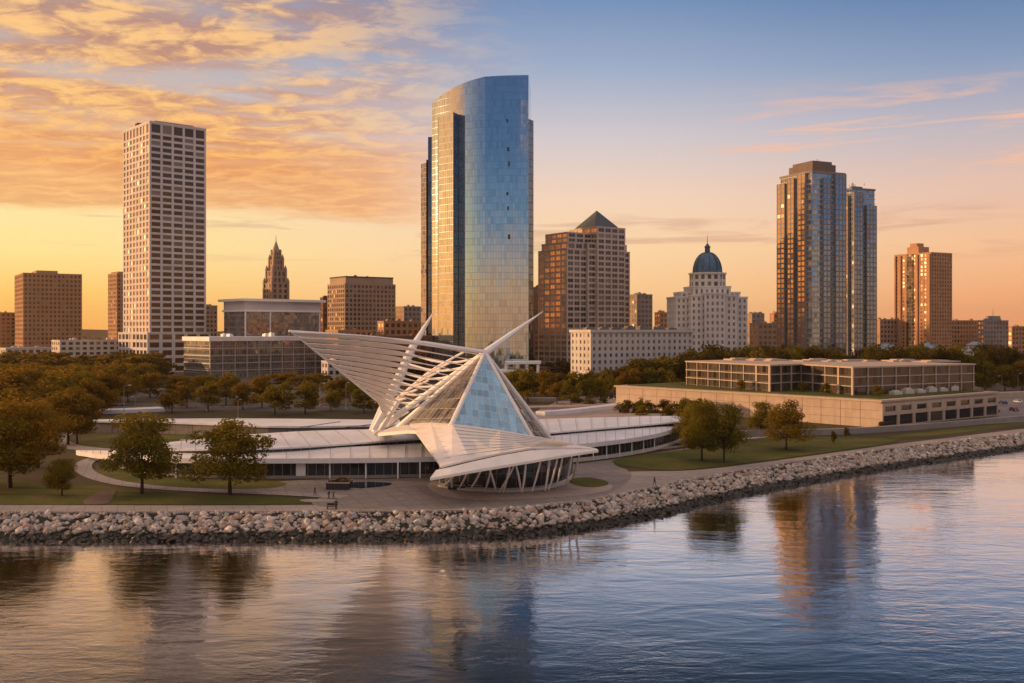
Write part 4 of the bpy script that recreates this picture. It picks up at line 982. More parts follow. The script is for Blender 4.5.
for a, b_ in zip(cl[6:], cl[7:]): m2.face([V3(a, 4.6), V3(b_, 4.6), V3(b_, 5.3), V3(a, 5.3)], [(a.x, 4.6), (b_.x, 4.6), (b_.x, 5.6), (a.x, 5.6)])
m2.build('clerestory', 'glass_shop', rt)
def wall_run(line, z0, z1, back, name, mat, i0=0):
    m = MB(); d = 0; q = [Vector((p.x, p.y + back, 0)) for p in line[i0:]]
    for a, b_ in zip(q, q[1:]):
        L = (b_ - a).length; m.face([V3(a, z0), V3(b_, z0), V3(b_, z1), V3(a, z1)], [(d, z0), (d + L, z0), (d + L, z1), (d, z1)]); d += L
    return m.build(name, mat, rt), q
_, q = wall_run(frontL, 0, 3.5, 1.6, 'glass_wall', 'glass_shop', 7)
m2 = MB()
for a, b_ in zip(q, q[1:]): m2.loft([V3(a, .55) + Vector((0, .1, 0)), V3(b_, .55) + Vector((0, .1, 0))], [V3(a, .55) - Vector((0, .5, 0)), V3(b_, .55) - Vector((0, .5, 0))], .55)
m2.build('plinth', 'grey_stone', rt)
for k, px in enumerate((176, 196, 250, 301, 330, 366, 398, 420)):
    p0 = XY(px, 202.4); m2 = MB(); m2.box((p0.x, p0.y, 0), 1.9 if px == 301 else .28, .6, 3.4); m2.build('pier', 'white_paint', rt)
def back_run(line, z0, z1):
    m = MB(); q = [Vector((p.x, p.y - .6, 0)) for p in line]
    for a, b_ in zip(q, q[1:]): m.face([V3(b_, z0), V3(a, z0), V3(a, z1), V3(b_, z1)])
    return m
back_run(b2_[8:], 0, 5.6).build('rear_wall', 'pale_stone', rt)
# far terrace roof on the left
bt = sm3(GP([(86, 419.5), (180, 418.4), (280, 418.4), (400, 420)], 3.5)); ft = sm3(GP([(86, 420.5), (180, 422), (280, 427), (400, 424.5)], 3.5))
m2 = MB(); m2.loft(bt, ft, .6, .5); m2.build('rear_terrace_roof', 'white_roof', rt); wall_run(ft, 0, 3.0, .6, 'terrace_wall', 'plaza')
# dark roof seams
m2 = MB()
for (xa, ya, xb, yb, zz1) in ((300, 427.3, 340, 421.6, 3.56), (345, 427.5, 392, 421.8, 3.56)):
    a, b_ = G(xa, ya, zz1), G(xb, yb, zz1); m2.beam(a, b_, .35, .12)
m2.build('roof_seam', 'dark_metal', rt)
# right gallery wing
frontR = sm3(XD([(536, 218), (565, 224), (600, 230), (640, 241), (665, 253), (686, 272)], 4.2)); backR = sm3(XD([(536, 232), (565, 240), (600, 247), (640, 257), (665, 264), (686, 273)], 5.0))
m2 = MB(); m2.loft(backR, frontR, .5, 1.0); m2.build('wing_roof', 'white_roof', rt)
f3 = sm3(XD([(536, 234), (600, 246.5), (645, 256), (686, 266)], 5.8)); b3 = sm3(XD([(532, 262), (600, 268), (645, 271), (686, 273)], 6.6))
m2 = MB(); m2.loft(b3, f3, .5, .35); m2.build('upper_roof', 'white_roof', rt)
m2 = MB()
for a, b_ in zip(f3, f3[1:]): m2.face([V3(a, 4.7) + Vector((0, .6, 0)), V3(b_, 4.7) + Vector((0, .6, 0)), V3(b_, 5.6) + Vector((0, .6, 0)), V3(a, 5.6) + Vector((0, .6, 0))], [(a.x, 4.7), (b_.x, 4.7), (b_.x, 5.6), (a.x, 5.6)])
m2.build('clerestory', 'glass_shop', rt); wall_run(frontR, 0, 3.5, 1.8, 'glass_wall', 'glass_shop'); back_run(b3, 0, 6.2).build('rear_wall', 'pale_stone', rt)
_, q = wall_run(frontR, 0, .9, 1.3, 'plinth', 'pale_stone')
for k, px in enumerate((590, 604, 618, 632, 646, 660)):
    t = (px - 536) / 150; p0 = at_x([Vector((v_.x, v_.y)) for v_ in frontR], (px - 512) / 1000 * 240); m2 = MB(); m2.box((p0.x, p0.y + 1.3, 0), .25, .4, 3.4); m2.build('pier', 'white_paint', rt)
# roof panel seams on the long roofs
def seams(A, B, every, name='roof_seam', dz=.03, w_=.10):
    m = MB()
    for i in range(2, len(A) - 1, every):
        a, b_ = A[i] + Vector((0, 0, dz)), B[i] + Vector((0, 0, dz)); m.beam(a, b_, w_, .06)
    m.build(name, 'frame_metal', rt)
for A, B in ((backL, frontL), (b2_, f2), (backR, frontR), (b3, f3)): seams(A, B, 1, w_=.12)
# atrium glass
APX = P(485, 352, 205); B0 = P(398, 428, 216); B1 = P(450, 428, 198); B2 = P(534, 441, 199); B3 = P(553, 443, 212); B4 = P(500, 425, 236); B5 = P(420, 425, 238)
def gtri(m, a, b_, c_, n=8, bow=0.0):
    """triangular glazed face from apex a to base b-c, bowed out a little, UV in metres"""
    nrm = (b_ - a).cross(c_ - a).normalized(); base = (c_ - b_).length; hgt = ((b_ + c_) / 2 - a).length
    def pt(i, j): # i along base 0..n , j down 0..n
        t = j / n; s = i / n; p = a.lerp(b_.lerp(c_, s), t) + nrm * bow * t * math.sin(math.pi * s); return p, ((s - .5) * base * t + 50, hgt * (1 - t))
    for j in range(n):
        for i in range(n):
            q = [pt(i, j + 1), pt(i + 1, j + 1), pt(i + 1, j), pt(i, j)]
            if j == 0: q = q[:2] + [q[3]]
            m.face([k[0] for k in q], [k[1] for k in q])
for (a, b_, mt) in ((B0, B1, 0), (B1, B2, .8), (B2, B3, 0), (B3, B4, 0), (B4, B5, 0), (B5, B0, 0)):
    m2 = MB(); gtri(m2, APX, a, b_, 8, mt); m2.build('atrium_glass', 'glass_glow_tint' if (a is B0 or a is B2) else 'glass_atrium', rt)
for b_, w_ in ((B0, 1.5), (B1, 1.1), (B2, .8), (B3, 1.3), (B4, .6), (B5, .6)):
    m2 = MB(); m2.beam(APX, b_, .75, .75, w_, w_, n=8); m2.build('rib', 'white_paint', rt)
# secondary mullions fanned on the two front faces
for (a, b_, k) in ((B0, B1, 4), (B1, B2, 6)):
    for i in range(1, k):
        m2 = MB(); e = a.lerp(b_, i / k); m2.beam(APX.lerp(e, .12), e, .14, .14, .2, .2); m2.build('mullion', 'frame_metal', rt)
# masts
m2 = MB(); m2.path([APX + Vector((-.6, 0, -.6)), P(512, 333.5, 209), P(543, 311.5, 214)], [1.7, 1.15, .15], 8); m2.build('mast', 'white_paint', rt)
FM = [P(434, 311.5, 236), P(423, 330, 235), P(411, 350, 233), P(398, 380, 231), P(384, 408, 229), P(373, 432, 227)]
m2 = MB(); m2.path(FM, [.2, 1.1, 2.0, 2.4, 2.4, 2.2], 8); m2.build('mast', 'white_paint', rt)
# hinge strut
m2 = MB(); m2.beam(P(391, 398, 219), P(374, 430, 217), 2.2, 1.4, 1.3, 1.2, n=6); m2.build('strut', 'white_paint', rt)
m2 = MB(); m2.beam(P(398, 402, 220), P(380, 431, 218), .8, .8); m2.build('strut', 'white_paint', rt)
# spine
HG = P(374, 432, 224); m2 = MB(); m2.beam(APX, HG, 1.0, 1.0, 1.5, 1.5, n=8); m2.build('spine', 'white_paint', rt)
# winged sun screen: fins from the spine to the outer edge
T0, T1 = P(291, 331.5, 186), P(383, 405, 216); NF = 15
def fin(t, i):
    s = APX.lerp(HG, t * .93 + .01); e = T0.lerp(T1, t); nrm = (T1 - T0).cross(APX - T0).normalized(); dn = (T1 - T0).normalized()
    k = 12; lo, hi_ = [], []
    Lf = (s - e).length
    for j in range(k + 1):
        u_ = j / k; p = e.lerp(s, u_); sag = math.sin(math.pi * u_) * .9 * min(1, Lf / 30) ; p = p + Vector((0, 0, sag * (1 - t * 1.6)))
        full = (T1 - T0).length / NF * .80; thin = .36
        kk = min(1.0, max(0.0, (u_ - (.45 + .1 * t)) / .28)); ww = full + (thin - full) * (kk * kk * (3 - 2 * kk))
        dd = (e.lerp(s, u_) * 0 + (T0.lerp(APX, u_) - T1.lerp(HG, u_))).normalized()
        hi_.append(p + dd * ww / 2 + nrm * .10); lo.append(p - dd * ww / 2 - nrm * .10)
    m2 = MB(); q = nrm * .10
    for j in range(k):
        a, b_, c_, d_ = lo[j], lo[j + 1], hi_[j + 1], hi_[j]
        m2.face([a + q, b_ + q, c_ + q, d_ + q]); m2.face([d_ - q, c_ - q, b_ - q, a - q]); m2.face([a - q, b_ - q, b_ + q, a + q]); m2.face([d_ + q, c_ + q, c_ - q, d_ - q])
    m2.face([lo[0] - q, lo[0] + q, hi_[0] + q, hi_[0] - q]); m2.face([lo[-1] + q, lo[-1] - q, hi_[-1] - q, hi_[-1] + q])
    m2.build('fin', 'canopy_white', rt)
for i in range(NF): fin((i + .4) / NF, i)
m2 = MB(); m2.path([T0 + Vector((-.4, 0, .1)), P(360, 336.5, 193), P(425, 343, 200), APX], [.45, .8, .9, .95], 6); m2.build('edge_beam', 'white_paint', rt)
m2 = MB(); m2.path([T0, T0.lerp(T1, .5), T1], [.35, .5, .7], 6); m2.build('edge_beam', 'white_paint', rt)
# far wing lattice, seen through the near one
for i in range(9):
    t = i / 8; a = FM[2].lerp(FM[5], .05 + .9 * t); b_ = APX.lerp(HG, .06 + .80 * t) + Vector((1.5, 6, 0)); mid_ = (a + b_) / 2 + Vector((0, 2, -2.2 + t))
    m2 = MB(); m2.path(sm3([a, mid_, b_], 2), [.5] * 9, 5); m2.build('lattice_bar', 'canopy_white', rt)
for i in range(6):
    t = i / 5; a = HG.lerp(APX, .04 + .12 * t) + Vector((-1, 3, 1.2)); b_ = HG.lerp(APX, .36 + .52 * t) + Vector((-1.5, 2, 1.2 + .9 * t)); mid_ = (a + b_) / 2 + Vector((-1.0 * t, 0, 2.0 - .4 * t))
    m2 = MB(); m2.path(sm3([a, mid_, b_], 2), [.5] * 9, 5); m2.build('lattice_bar', 'canopy_white', rt)
# plinth where the wings meet the roof
m2 = MB(); m2.loft([P(384, 430, 226), P(408, 420.5, 220), P(440, 420, 212)], [P(378, 433, 214), P(408, 430, 206), P(440, 432, 198)], .7); m2.build('wing_base', 'canopy_white', rt)
# prow canopy
bkc = [P(408, 421, 216), P(430, 420, 208), P(452, 423, 199), P(500, 430, 197), P(548, 438.5, 195), P(576, 444.5, 191), P(597, 448.6, 187.5)]
frc = [P(441, 466, 172), P(452, 463.3, 172.6), P(470, 459, 174), P(500, 452.8, 177), P(530, 447.6, 180.5), P(560, 446.8, 183.5), P(597, 448.9, 187)]
m2 = MB(); m2.loft(bkc, frc, .35, .35); m2.build('canopy', 'canopy_white', rt)
tp = [P(436, 470, 171.6), P(452, 466.5, 172.4), P(470, 462, 173.8), P(500, 455.5, 176.6), P(530, 450.3, 180), P(560, 449.2, 183), P(598, 449.4, 186.8)]
bt_ = [P(430, 478, 169.5), P(450, 474.5, 170), P(475, 470, 171.5), P(505, 465, 174.5), P(535, 460, 178), P(563, 455.2, 182), P(598.4, 449.9, 186.6)]
m2 = MB(); m2.loft(tp, bt_, .3, .45); m2.build('canopy', 'canopy_white', rt)
m2 = MB(); m2.loft([p + Vector((0, .3, -.5)) for p in frc], [p + Vector((0, .2, -.35)) for p in tp], .1); m2.build('slot_shade', 'dark_metal', rt)  # dark strip standing in for the shade between the two canopy sheets
for k in range(1, 9):     # plate seams across the canopy
    t = k / 9; m2 = MB()
    a = P(408 + 33 * t, 421 + 45 * t, 216 - 44 * t) + Vector((0, 0, .04))
    e_i = t * 5.2; i0 = int(e_i); b_ = bkc[6].lerp(frc[6], .5) if k < 0 else frc[6].lerp(bkc[3], 1 - t) + Vector((0, 0, .04))
    a2, b2x = bkc[0].lerp(frc[0], t), bkc[5].lerp(frc[5], t)
    a3 = bkc[3].lerp(frc[3], t); pts = [bkc[i].lerp(frc[i], t) + Vector((0, 0, .05)) for i in range(6)]
    m2.path(pts, [.10] * 6, 4); m2.build('canopy_seam', 'frame_metal', rt)
# pavilion under the canopy
basep = sm3([G(438, 487), G(458, 490.5), G(485, 492.5), G(515, 493), G(545, 490), G(566, 484.5), G(574, 477)], 2)
m2 = MB(); d = 0
for a, b_ in zip(basep, basep[1:]):
    L = (b_ - a).length; ai = V3(a, 0) + Vector((0, 3.2, 0)); bi = V3(b_, 0) + Vector((0, 3.2, 0)); m2.face([ai, bi, V3(bi, 6.3), V3(ai, 6.3)], [(d, 0), (d + L, 0), (d + L, 6.3), (d, 6.3)]); d += L
m2.build('glass_wall', 'glass_pavilion', rt)
m2 = MB()
for a, b_ in zip(basep, basep[1:]): m2.loft([V3(a, .45) + Vector((0, 2.8, 0)), V3(b_, .45) + Vector((0, 2.8, 0))], [V3(a, .45), V3(b_, .45)], .45)
m2.build('base_step', 'pale_stone', rt)
for (xb, yb, xt, f) in ((444, 485, 452, .1), (452, 488, 447, .12), (459, 488, 468, .2), (470, 489.5, 484, .3), (485, 490.5, 494, .36), (496, 492, 493, .4), (499, 492.3, 516, .5), (503, 492.5, 512, .5), (522, 492.5, 527, .6), (521, 492, 518, .6), (532, 491.5, 541, .68), (545, 490.5, 550, .72), (549, 489.5, 558, .78), (556, 487.5, 563, .8), (566, 485, 572, .86), (572, 480, 578, .9)):
    a = G(xb, yb, .3); tt = (xt - 430) / 168 * 6; i0 = min(5, int(tt)); e = bt_[i0].lerp(bt_[i0 + 1], min(1, tt - i0)) + Vector((1.2, 1.6, -.45))
    pts = sm3([a, (a + e) / 2 + Vector((.12, .5, -.1)), e], 2); m2 = MB(); m2.path(pts, [.20 + .20 * math.sin(math.pi * (j + .6) / 9.5) for j in range(9)], 6); m2.build('strut', 'white_paint', rt)

# ================================================================== small things on the plaza
def bench(loc, rz, lab):
    rt = empty('bench', loc, lab, 'bench'); q = Vector(loc)
    for k in range(4):
        m = MB(); m.box((q.x, q.y - .25 + k * .15, q.z + .43), 1.8, .12, .05); m.build('slat', 'dark_metal', rt)
    m = MB(); m.box((q.x, q.y + .3, q.z + .55), 1.8, .05, .4); m.build('backrest', 'dark_metal', rt)
    for s in (-.75, .75): m = MB(); m.box((q.x + s, q.y, q.z), .08, .55, .43); m.build('leg', 'dark_metal', rt)
p = G(332, 509, .03); bench(p, 0, 'dark bench beside the shore walk above the boulders')
def long_planter(x0, x1, yf, hgt, dep, lab, name='planter'):
    a, b_ = G(x0, yf), G(x1, yf + (x1 - x0) * .01); rt = empty(name, ((a.x + b_.x) / 2, a.y, 0), lab, name.replace('_', ' '))
    m = MB(); m.prism([(a.x, a.y), (b_.x, b_.y), (b_.x, b_.y + dep), (a.x, a.y + dep)], .05, hgt); m.build('basin', 'dark_metal', rt)
    m = MB(); m.prism([(a.x - .1, a.y - .1), (b_.x + .1, b_.y - .1), (b_.x + .1, b_.y + .35), (a.x - .1, a.y + .35)], hgt, hgt + .15, True, True); m.prism([(a.x - .1, a.y + dep - .3), (b_.x + .1, b_.y + dep - .3), (b_.x + .1, b_.y + dep + .1), (a.x - .1, a.y + dep + .1)], hgt, hgt + .15, True, True); m.build('rim', 'plaza_light', rt)
    m = MB()
    rr = random.Random(int(x0))
    for k in range(60):
        c = Vector((rr.uniform(a.x + .3, b_.x - .3), rr.uniform(a.y + .5, a.y + dep - .5), hgt + rr.uniform(0, .5)))
        d1 = Vector((rr.uniform(-1, 1), rr.uniform(-1, 1), rr.uniform(-.3, 1))).normalized() * .3; d2 = d1.cross(Vector((rr.uniform(-1, 1), rr.uniform(-1, 1), rr.uniform(-1, 1)))).normalized() * .25
        m.face([c - d1, c + d2, c + d1, c - d2])
    m.build('plants', 'leaf_dark', rt)
long_planter(326, 349, 490, 1.25, 4.5, 'long dark raised planter in front of the left museum wing')
long_planter(448, 465, 490, .8, 2.2, 'dark low planter before the struts of the canopy, left one')
long_planter(468, 482, 489.4, .7, 2.2, 'dark low planter before the struts of the canopy, right one')
m, N, b, o = newmat('pool_water'); b.inputs['Base Color'].default_value = (.012, .018, .025, 1); b.inputs['Roughness'].default_value = .05; M['pool'] = m
sheet('reflecting_pool', [(352, 489.5), (388, 486.5), (394, 483), (360, 482), (352, 483)], .10, 'pool', 1)

def person(loc, rz, top, legs, lab, stride=.18):
    rt = empty('person', (0, 0, 0), lab, 'person')
    pts = [(0, 0, .95), (0, 0, 1.15), (0, 0, 1.40), (0, 0, 1.52), (0, .01, 1.66), (.10, 0, .92), (.11, stride, .50), (.11, stride + .02, .07), (.11, stride + .17, .04), (-.10, 0, .92), (-.11, -stride * .6, .50), (-.11, -stride * 1.5, .10), (-.11, -stride * 1.5 + .15, .04),
           (.19, 0, 1.40), (.25, -.08, 1.14), (.25, .05, .90), (.25, .09, .80), (-.19, 0, 1.40), (-.25, .08, 1.14), (-.25, .16, .90), (-.25, .20, .80)]
    ed = [(0, 1), (1, 2), (2, 3), (3, 4), (0, 5), (5, 6), (6, 7), (7, 8), (0, 9), (9, 10), (10, 11), (11, 12), (2, 13), (13, 14), (14, 15), (15, 16), (2, 17), (17, 18), (18, 19), (19, 20)]
    rad = [.15, .14, .16, .06, .11, .10, .07, .05, .04, .10, .07, .05, .04, .07, .05, .04, .04, .07, .05, .04, .04]
    me = bpy.data.meshes.new('body'); me.from_pydata(pts, ed, []); ob = bpy.data.objects.new('body', me); col.objects.link(ob)
    sk = ob.modifiers.new('skin', 'SKIN'); ob.modifiers.new('sub', 'SUBSURF').levels = 1
    for i, r_ in enumerate(rad): me.skin_vertices[0].data[i].radius = (r_, r_ * (.72 if i in (0, 1, 2) else 1))
    me.skin_vertices[0].data[0].use_root = True
    m, N, b, o = newmat('clothing'); pz = N.sep(N.new('ShaderNodeTexCoord').outputs['Object'])[2]
    c1 = N.mix(N.m('GREATER_THAN', pz, .95), (*legs, 1), (*top, 1)); N.put(b.inputs['Base Color'], N.mix(N.m('GREATER_THAN', pz, 1.49), c1, (.42, .26, .18, 1))); b.inputs['Roughness'].default_value = .9
    me.materials.append(m); ob.parent = rt
    hb = MB(); 
    for j in range(4):
        for i in range(8):
            q = []
            for jj, ii in ((j, i), (j, i + 1), (j + 1, i + 1), (j + 1, i)):
                a_ = jj / 4 * 1.5; t_ = ii / 8 * 6.283; q.append((.118 * math.cos(a_) * math.cos(t_), -.015 + .125 * math.cos(a_) * math.sin(t_), 1.69 + .125 * math.sin(a_)))
            hb.face(q)
    hb.build('hair', 'bark', rt); rt.location = loc; rt.rotation_euler = (0, 0, rz); return rt
person(G(329, 499.5, .1), R(80), (.05, .05, .06), (.03, .03, .04), 'person in dark coat walking on the grass tip, left of two')
person(G(333.5, 499.5, .1), R(80), (.20, .16, .13), (.04, .04, .06), 'person in tan top walking on the grass tip, right of two')
person(G(654.5, 485.5, .1), R(-60), (.02, .03, .03), (.02, .02, .02), 'person in black alone on the plaza near the boulders')
person(G(336, 509.5, .1), R(20), (.03, .03, .03), (.02, .02, .02), 'person in black standing by the bench on the shore walk')
person(G(315, 495.5, .1), R(90), (.08, .07, .07), (.03, .03, .05), 'small distant walker on the footpath left of the pair')

# cars: one built with its parts, then copies
def make_car():
    rt = empty('parked_car', (0, 0, 0), 'car', 'car', 'cars parked behind the museum')
    m = MB(); sec = [(-2.2, .35), (-2.25, .75), (-1.5, .92), (-1.0, 1.38), (.75, 1.42), (1.35, .98), (2.1, .82), (2.2, .35)]
    for s in (-1, 1): m.face([(x, s * .85, z) for x, z in (sec if s < 0 else list(reversed(sec)))])
    for (x0, z0), (x1, z1) in zip(sec, sec[1:] + sec[:1]): m.face([(x0, .85, z0), (x1, .85, z1), (x1, -.85, z1), (x0, -.85, z0)])
    m.build('body', CARP, rt)
    m = MB(); 
    for s in (-.86, .86): m.face([(-1.35, s, .95), (1.15, s, .98), (.70, s, 1.34), (-.95, s, 1.32)])
    m.face([(-1.52, -.7, .95), (-1.52, .7, .95), (-1.04, .7, 1.36), (-1.04, -.7, 1.36)]); m.face([(1.38, .7, 1.0), (1.38, -.7, 1.0), (.80, -.7, 1.40), (.80, .7, 1.40)])
    m.build('window', 'window_dark', rt)
    for x in (-1.35, 1.35):
        for s in (-.8, .8):
            m = MB(); m.beam((x, s - .1, .33), (x, s + .1, .33), .66, .66, n=12); m.build('wheel', 'tyre', rt)
    for s in (-.6, .6): m = MB(); m.box((2.17, s, .6), .12, .3, .14); m.build('headlight', 'white_paint', rt)
    return rt
m, N, b, o = newmat('car_paint'); oi = N.new('ShaderNodeObjectInfo'); N.put(b.inputs['Base Color'], N.ramp(oi.outputs['Random'], [(0, (.6, .6, .6, 1)), (.3, (.05, .05, .06, 1)), (.5, (.35, .36, .38, 1)), (.7, (.25, .03, .02, 1)), (.85, (.03, .06, .14, 1)), (1, (.7, .68, .65, 1))], 'CONSTANT'))
b.inputs['Roughness'].default_value = .25; b.inputs['Metallic'].default_value = .2; CARP = m
car = make_car(); kids(car); rr = random.Random(5); first = True
lots = [(x, 397.5) for x in (82, 90, 99, 107, 155, 163, 171, 186, 232, 240, 330, 338, 347, 356, 372)] + [(x, 391) for x in (88, 97, 150, 160, 200, 330, 342, 360)] + [(x, 405.5) for x in (40, 120, 310, 372)] + [(560, 396), (578, 395), (596, 394), (616, 393.5), (986, 405), (1003, 404), (1018, 403), (995, 412), (1014, 411)]
for (x, y) in lots:
    l = G(x, y, .06); lab = 'parked car in the lot among the trees behind the left museum wing' if x < 400 else ('car on the parkway in front of the orange trees' if x < 700 else 'parked car at the right end of the lakefront building')
    rz = R(rr.choice((90, -90)) + rr.uniform(-3, 3)) if y < 400 or x > 980 else R(rr.choice((0, 180)))
    grp = 'cars in the lot' if x < 400 else ('cars on the parkway' if x < 700 else 'cars by the lakefront building')
    if first: car.location = l; car.rotation_euler = (0, 0, rz); car['label'] = lab; car['group'] = grp; first = False
    else: copy_tree(car, l, rz, None, lab, grp)
# street lamps
lamp = empty('street_lamp', (0, 0, 0), 'lamp', 'street lamp'); m = MB(); m.beam((0, 0, 0), (0, 0, 8.6), .24, .24, .12, .12, n=8); m.build('pole', 'lamp_metal', lamp)
m = MB(); m.path([Vector((0, 0, 8.5)), Vector((.5, 0, 9.0)), Vector((1.6, 0, 9.1))], [.12, .1, .1], 6); m.build('arm', 'lamp_metal', lamp); m = MB(); m.box((1.8, 0, 8.98), .9, .32, .16); m.build('lamp_head', 'white_paint', lamp); m = MB(); m.box((0, 0, 0), .5, .5, .5); m.build('base', 'pale_stone', lamp)
kids(lamp); first = True
for (x, y, s, lab) in [(124, 414.5, 1.15, 'tall street lamp rising above the pale wall behind the left lawn'), (135, 411, .6, 'short lamp right of the tall lamp behind the left lawn'), (111, 413.5, .6, 'short lamp left of the tall lamp behind the left lawn'),
        (207, 411, .9, 'street lamp in front of the leftmost row of round trees'), (238, 418.5, .7, 'pale lamp at the rear edge of the white terrace roof'), (320, 406, 1.0, 'street lamp between the two round trees behind the museum'), (346, 409, 1.1, 'street lamp below the outer edge of the slatted wing'),
        (352, 401, .9, 'thin lamp just right of the one under the slatted wing'), (560, 399, .8, 'street lamp before the autumn trees right of the atrium'), (592, 400, .9, 'street lamp among the orange trees near the podium wall'), (609, 398, 1.0, 'street lamp closest to the left end of the podium'), (614, 399, .8, 'shorter lamp beside the left end of the podium'),
        (1002, 393, .9, 'lamp against the dark woods at the right, first one'), (1018, 392, 1.0, 'lamp at the right edge before the dark woods'), (985, 394, .8, 'lamp right behind the glazed upper floors'), (925, 376, .9, 'lamp standing behind the roof of the lakefront building')]:
    l = G(x, y, .05)
    if first: lamp.location = l; lamp.scale = (s, s, s); lamp['label'] = lab; first = False
    else: copy_tree(lamp, l, R(rr.uniform(0, 360)), s, lab)
    
# ================================================================== TREES
def leaf_crown(seed, n, leaf, flat=.78, blobs=18, top=1.0, open_=.22):
    """crown of unit height 1 (z .22 .. 1): clumps of many small leaf faces round the limb ends"""
    rr = random.Random(seed); bl = []
    for k in range(blobs):
        a = rr.uniform(0, 6.283); zz = rr.uniform(0, 1) ** 1.15; rad = math.sin(math.pi * min(.98, .24 + zz * .68)) ** .7
        r = rad * math.sqrt(rr.uniform(.08, 1.0)) * .36; bl.append((Vector((math.cos(a) * r, math.sin(a) * r, .23 + zz * .67)), rr.uniform(.09, .15)))
    bl.append((Vector((0, 0, .62)), .2)); verts, faces = [], []
    for k in range(n):
        c, r = bl[rr.randrange(len(bl))] if rr.random() > .12 else bl[-1]
        d = Vector((rr.gauss(0, 1), rr.gauss(0, 1), rr.gauss(0, 1))).normalized(); d.z *= .75
        p = c + d * r * (1 - open_ + rr.random() * open_ * 1.6 if rr.random() > .25 else rr.random())
        nn = (d + Vector((rr.gauss(0, .6), rr.gauss(0, .6), rr.gauss(.3, .6)))).normalized(); t = nn.cross(Vector((rr.gauss(0, 1), rr.gauss(0, 1), rr.gauss(0, 1)))).normalized(); b_ = nn.cross(t); s = leaf * rr.uniform(.6, 1.3)
        i = len(verts); verts += [tuple(p - t * s), tuple(p - b_ * s * .7), tuple(p + t * s), tuple(p + b_ * s * .7)]; faces.append((i, i + 1, i + 2, i + 3))
    return verts, faces, bl
def tree_proto(seed, n, leaf, mat, blobs=18, trunk=True, name='tree'):
    vs, fs, bl = leaf_crown(seed, n, leaf, blobs=blobs); rt = bpy.data.objects.new(name, None); col.objects.link(rt)
    me = bpy.data.meshes.new('crown'); me.from_pydata(vs, [], fs); me.materials.append(M[mat]); o = bpy.data.objects.new('crown', me); col.objects.link(o); o.parent = rt
    m = MB(); m.path([Vector((0, 0, -.01)), Vector((.003, 0, .15)), Vector((0, .005, .34)), Vector((.01, 0, .6))], [.042, .030, .024, .01], 7)
    for c, r in bl[:9 if n > 3000 else 4]: m.path([Vector((0, 0, .22 + .2 * (c.z - .3))), Vector((c.x * .5, c.y * .5, (.3 + c.z) / 2)), c], [.016, .011, .004], 5)
    m.build('trunk', 'bark', rt); kids(rt); return rt
protos = []
def proto_set(base, n, leaf, mats, cnt, blobs, name='tree'):
    out = {}
    for mt in mats: out[mt] = [tree_proto(base + k, n, leaf, mt, blobs, name=name) for k in range(cnt)]
    for l in out.values(): protos.extend(l)
    return out
NEAR = proto_set(100, 9500, .0140, ('leaf_olive', 'leaf_autumn'), 3, 34)
FARP = proto_set(200, 2600, .027, ('leaf_olive', 'leaf_autumn', 'leaf_dark'), 4, 22)
rr = random.Random(21)
def tree(px, py, ytop, wid, mat, label, group=None, near=False, k=None, cat='tree'):
    g = G(px, py); hgt = (py - ytop) / F * g.y; wm_ = wid / F * g.y * 1.08
    pr = (NEAR if near else FARP)[mat]; p_ = pr[(k if k is not None else rr.randrange(99)) % len(pr)]
    return copy_tree(p_, g, rr.uniform(0, 6.28), (wm_ / .80, wm_ / .80, hgt / 1.0), label, group)
def tag_tree(o, cat='tree'): o['category'] = cat
NT_ = [
 (142, 494, 410, 74, 'leaf_olive', 'big spreading tree between the shore walk and left wing, left of two', 0), (230, 495, 414, 82, 'leaf_olive', 'big spreading tree in front of the museum roof, right of two', 1),
 (62, 496, 457, 36, 'leaf_olive', 'small young tree alone on the lawn at the left', 2), (10, 488, 396, 100, 'leaf_autumn', 'large dark tree cut off by the left edge of the photo', 0), (-22, 494, 398, 96, 'leaf_olive', 'tree mostly outside the left edge behind the dark one', 1),
 (38, 468, 399, 62, 'leaf_autumn', 'bushy tree right of the large dark tree at the left edge', 2), (68, 445, 384, 62, 'leaf_autumn', 'two tone tree by the bend of the left path', 1), (77, 444, 391, 44, 'leaf_autumn', 'slimmer tree leaning beside the bend of the left path', 0),
 (702, 461, 398, 46, 'leaf_olive', 'leftmost of the three large trees on the right lawn', 0), (724, 463, 401, 46, 'leaf_olive', 'middle tree of the three large trees on the right lawn', 2), (786, 450, 398, 48, 'leaf_autumn', 'rightmost full crowned tree on the right lawn', 1),
 (761, 436, 400, 28, 'leaf_olive', 'smaller tree before the podium wall on the right lawn', 0), (690, 446, 404, 36, 'leaf_olive', 'tree at the tip of the right museum wing', 1)]
for (x, y, yt, wd, mt, lb, k) in NT_: tag_tree(tree(x, y, yt, wd, mt, lb, None, True, k))
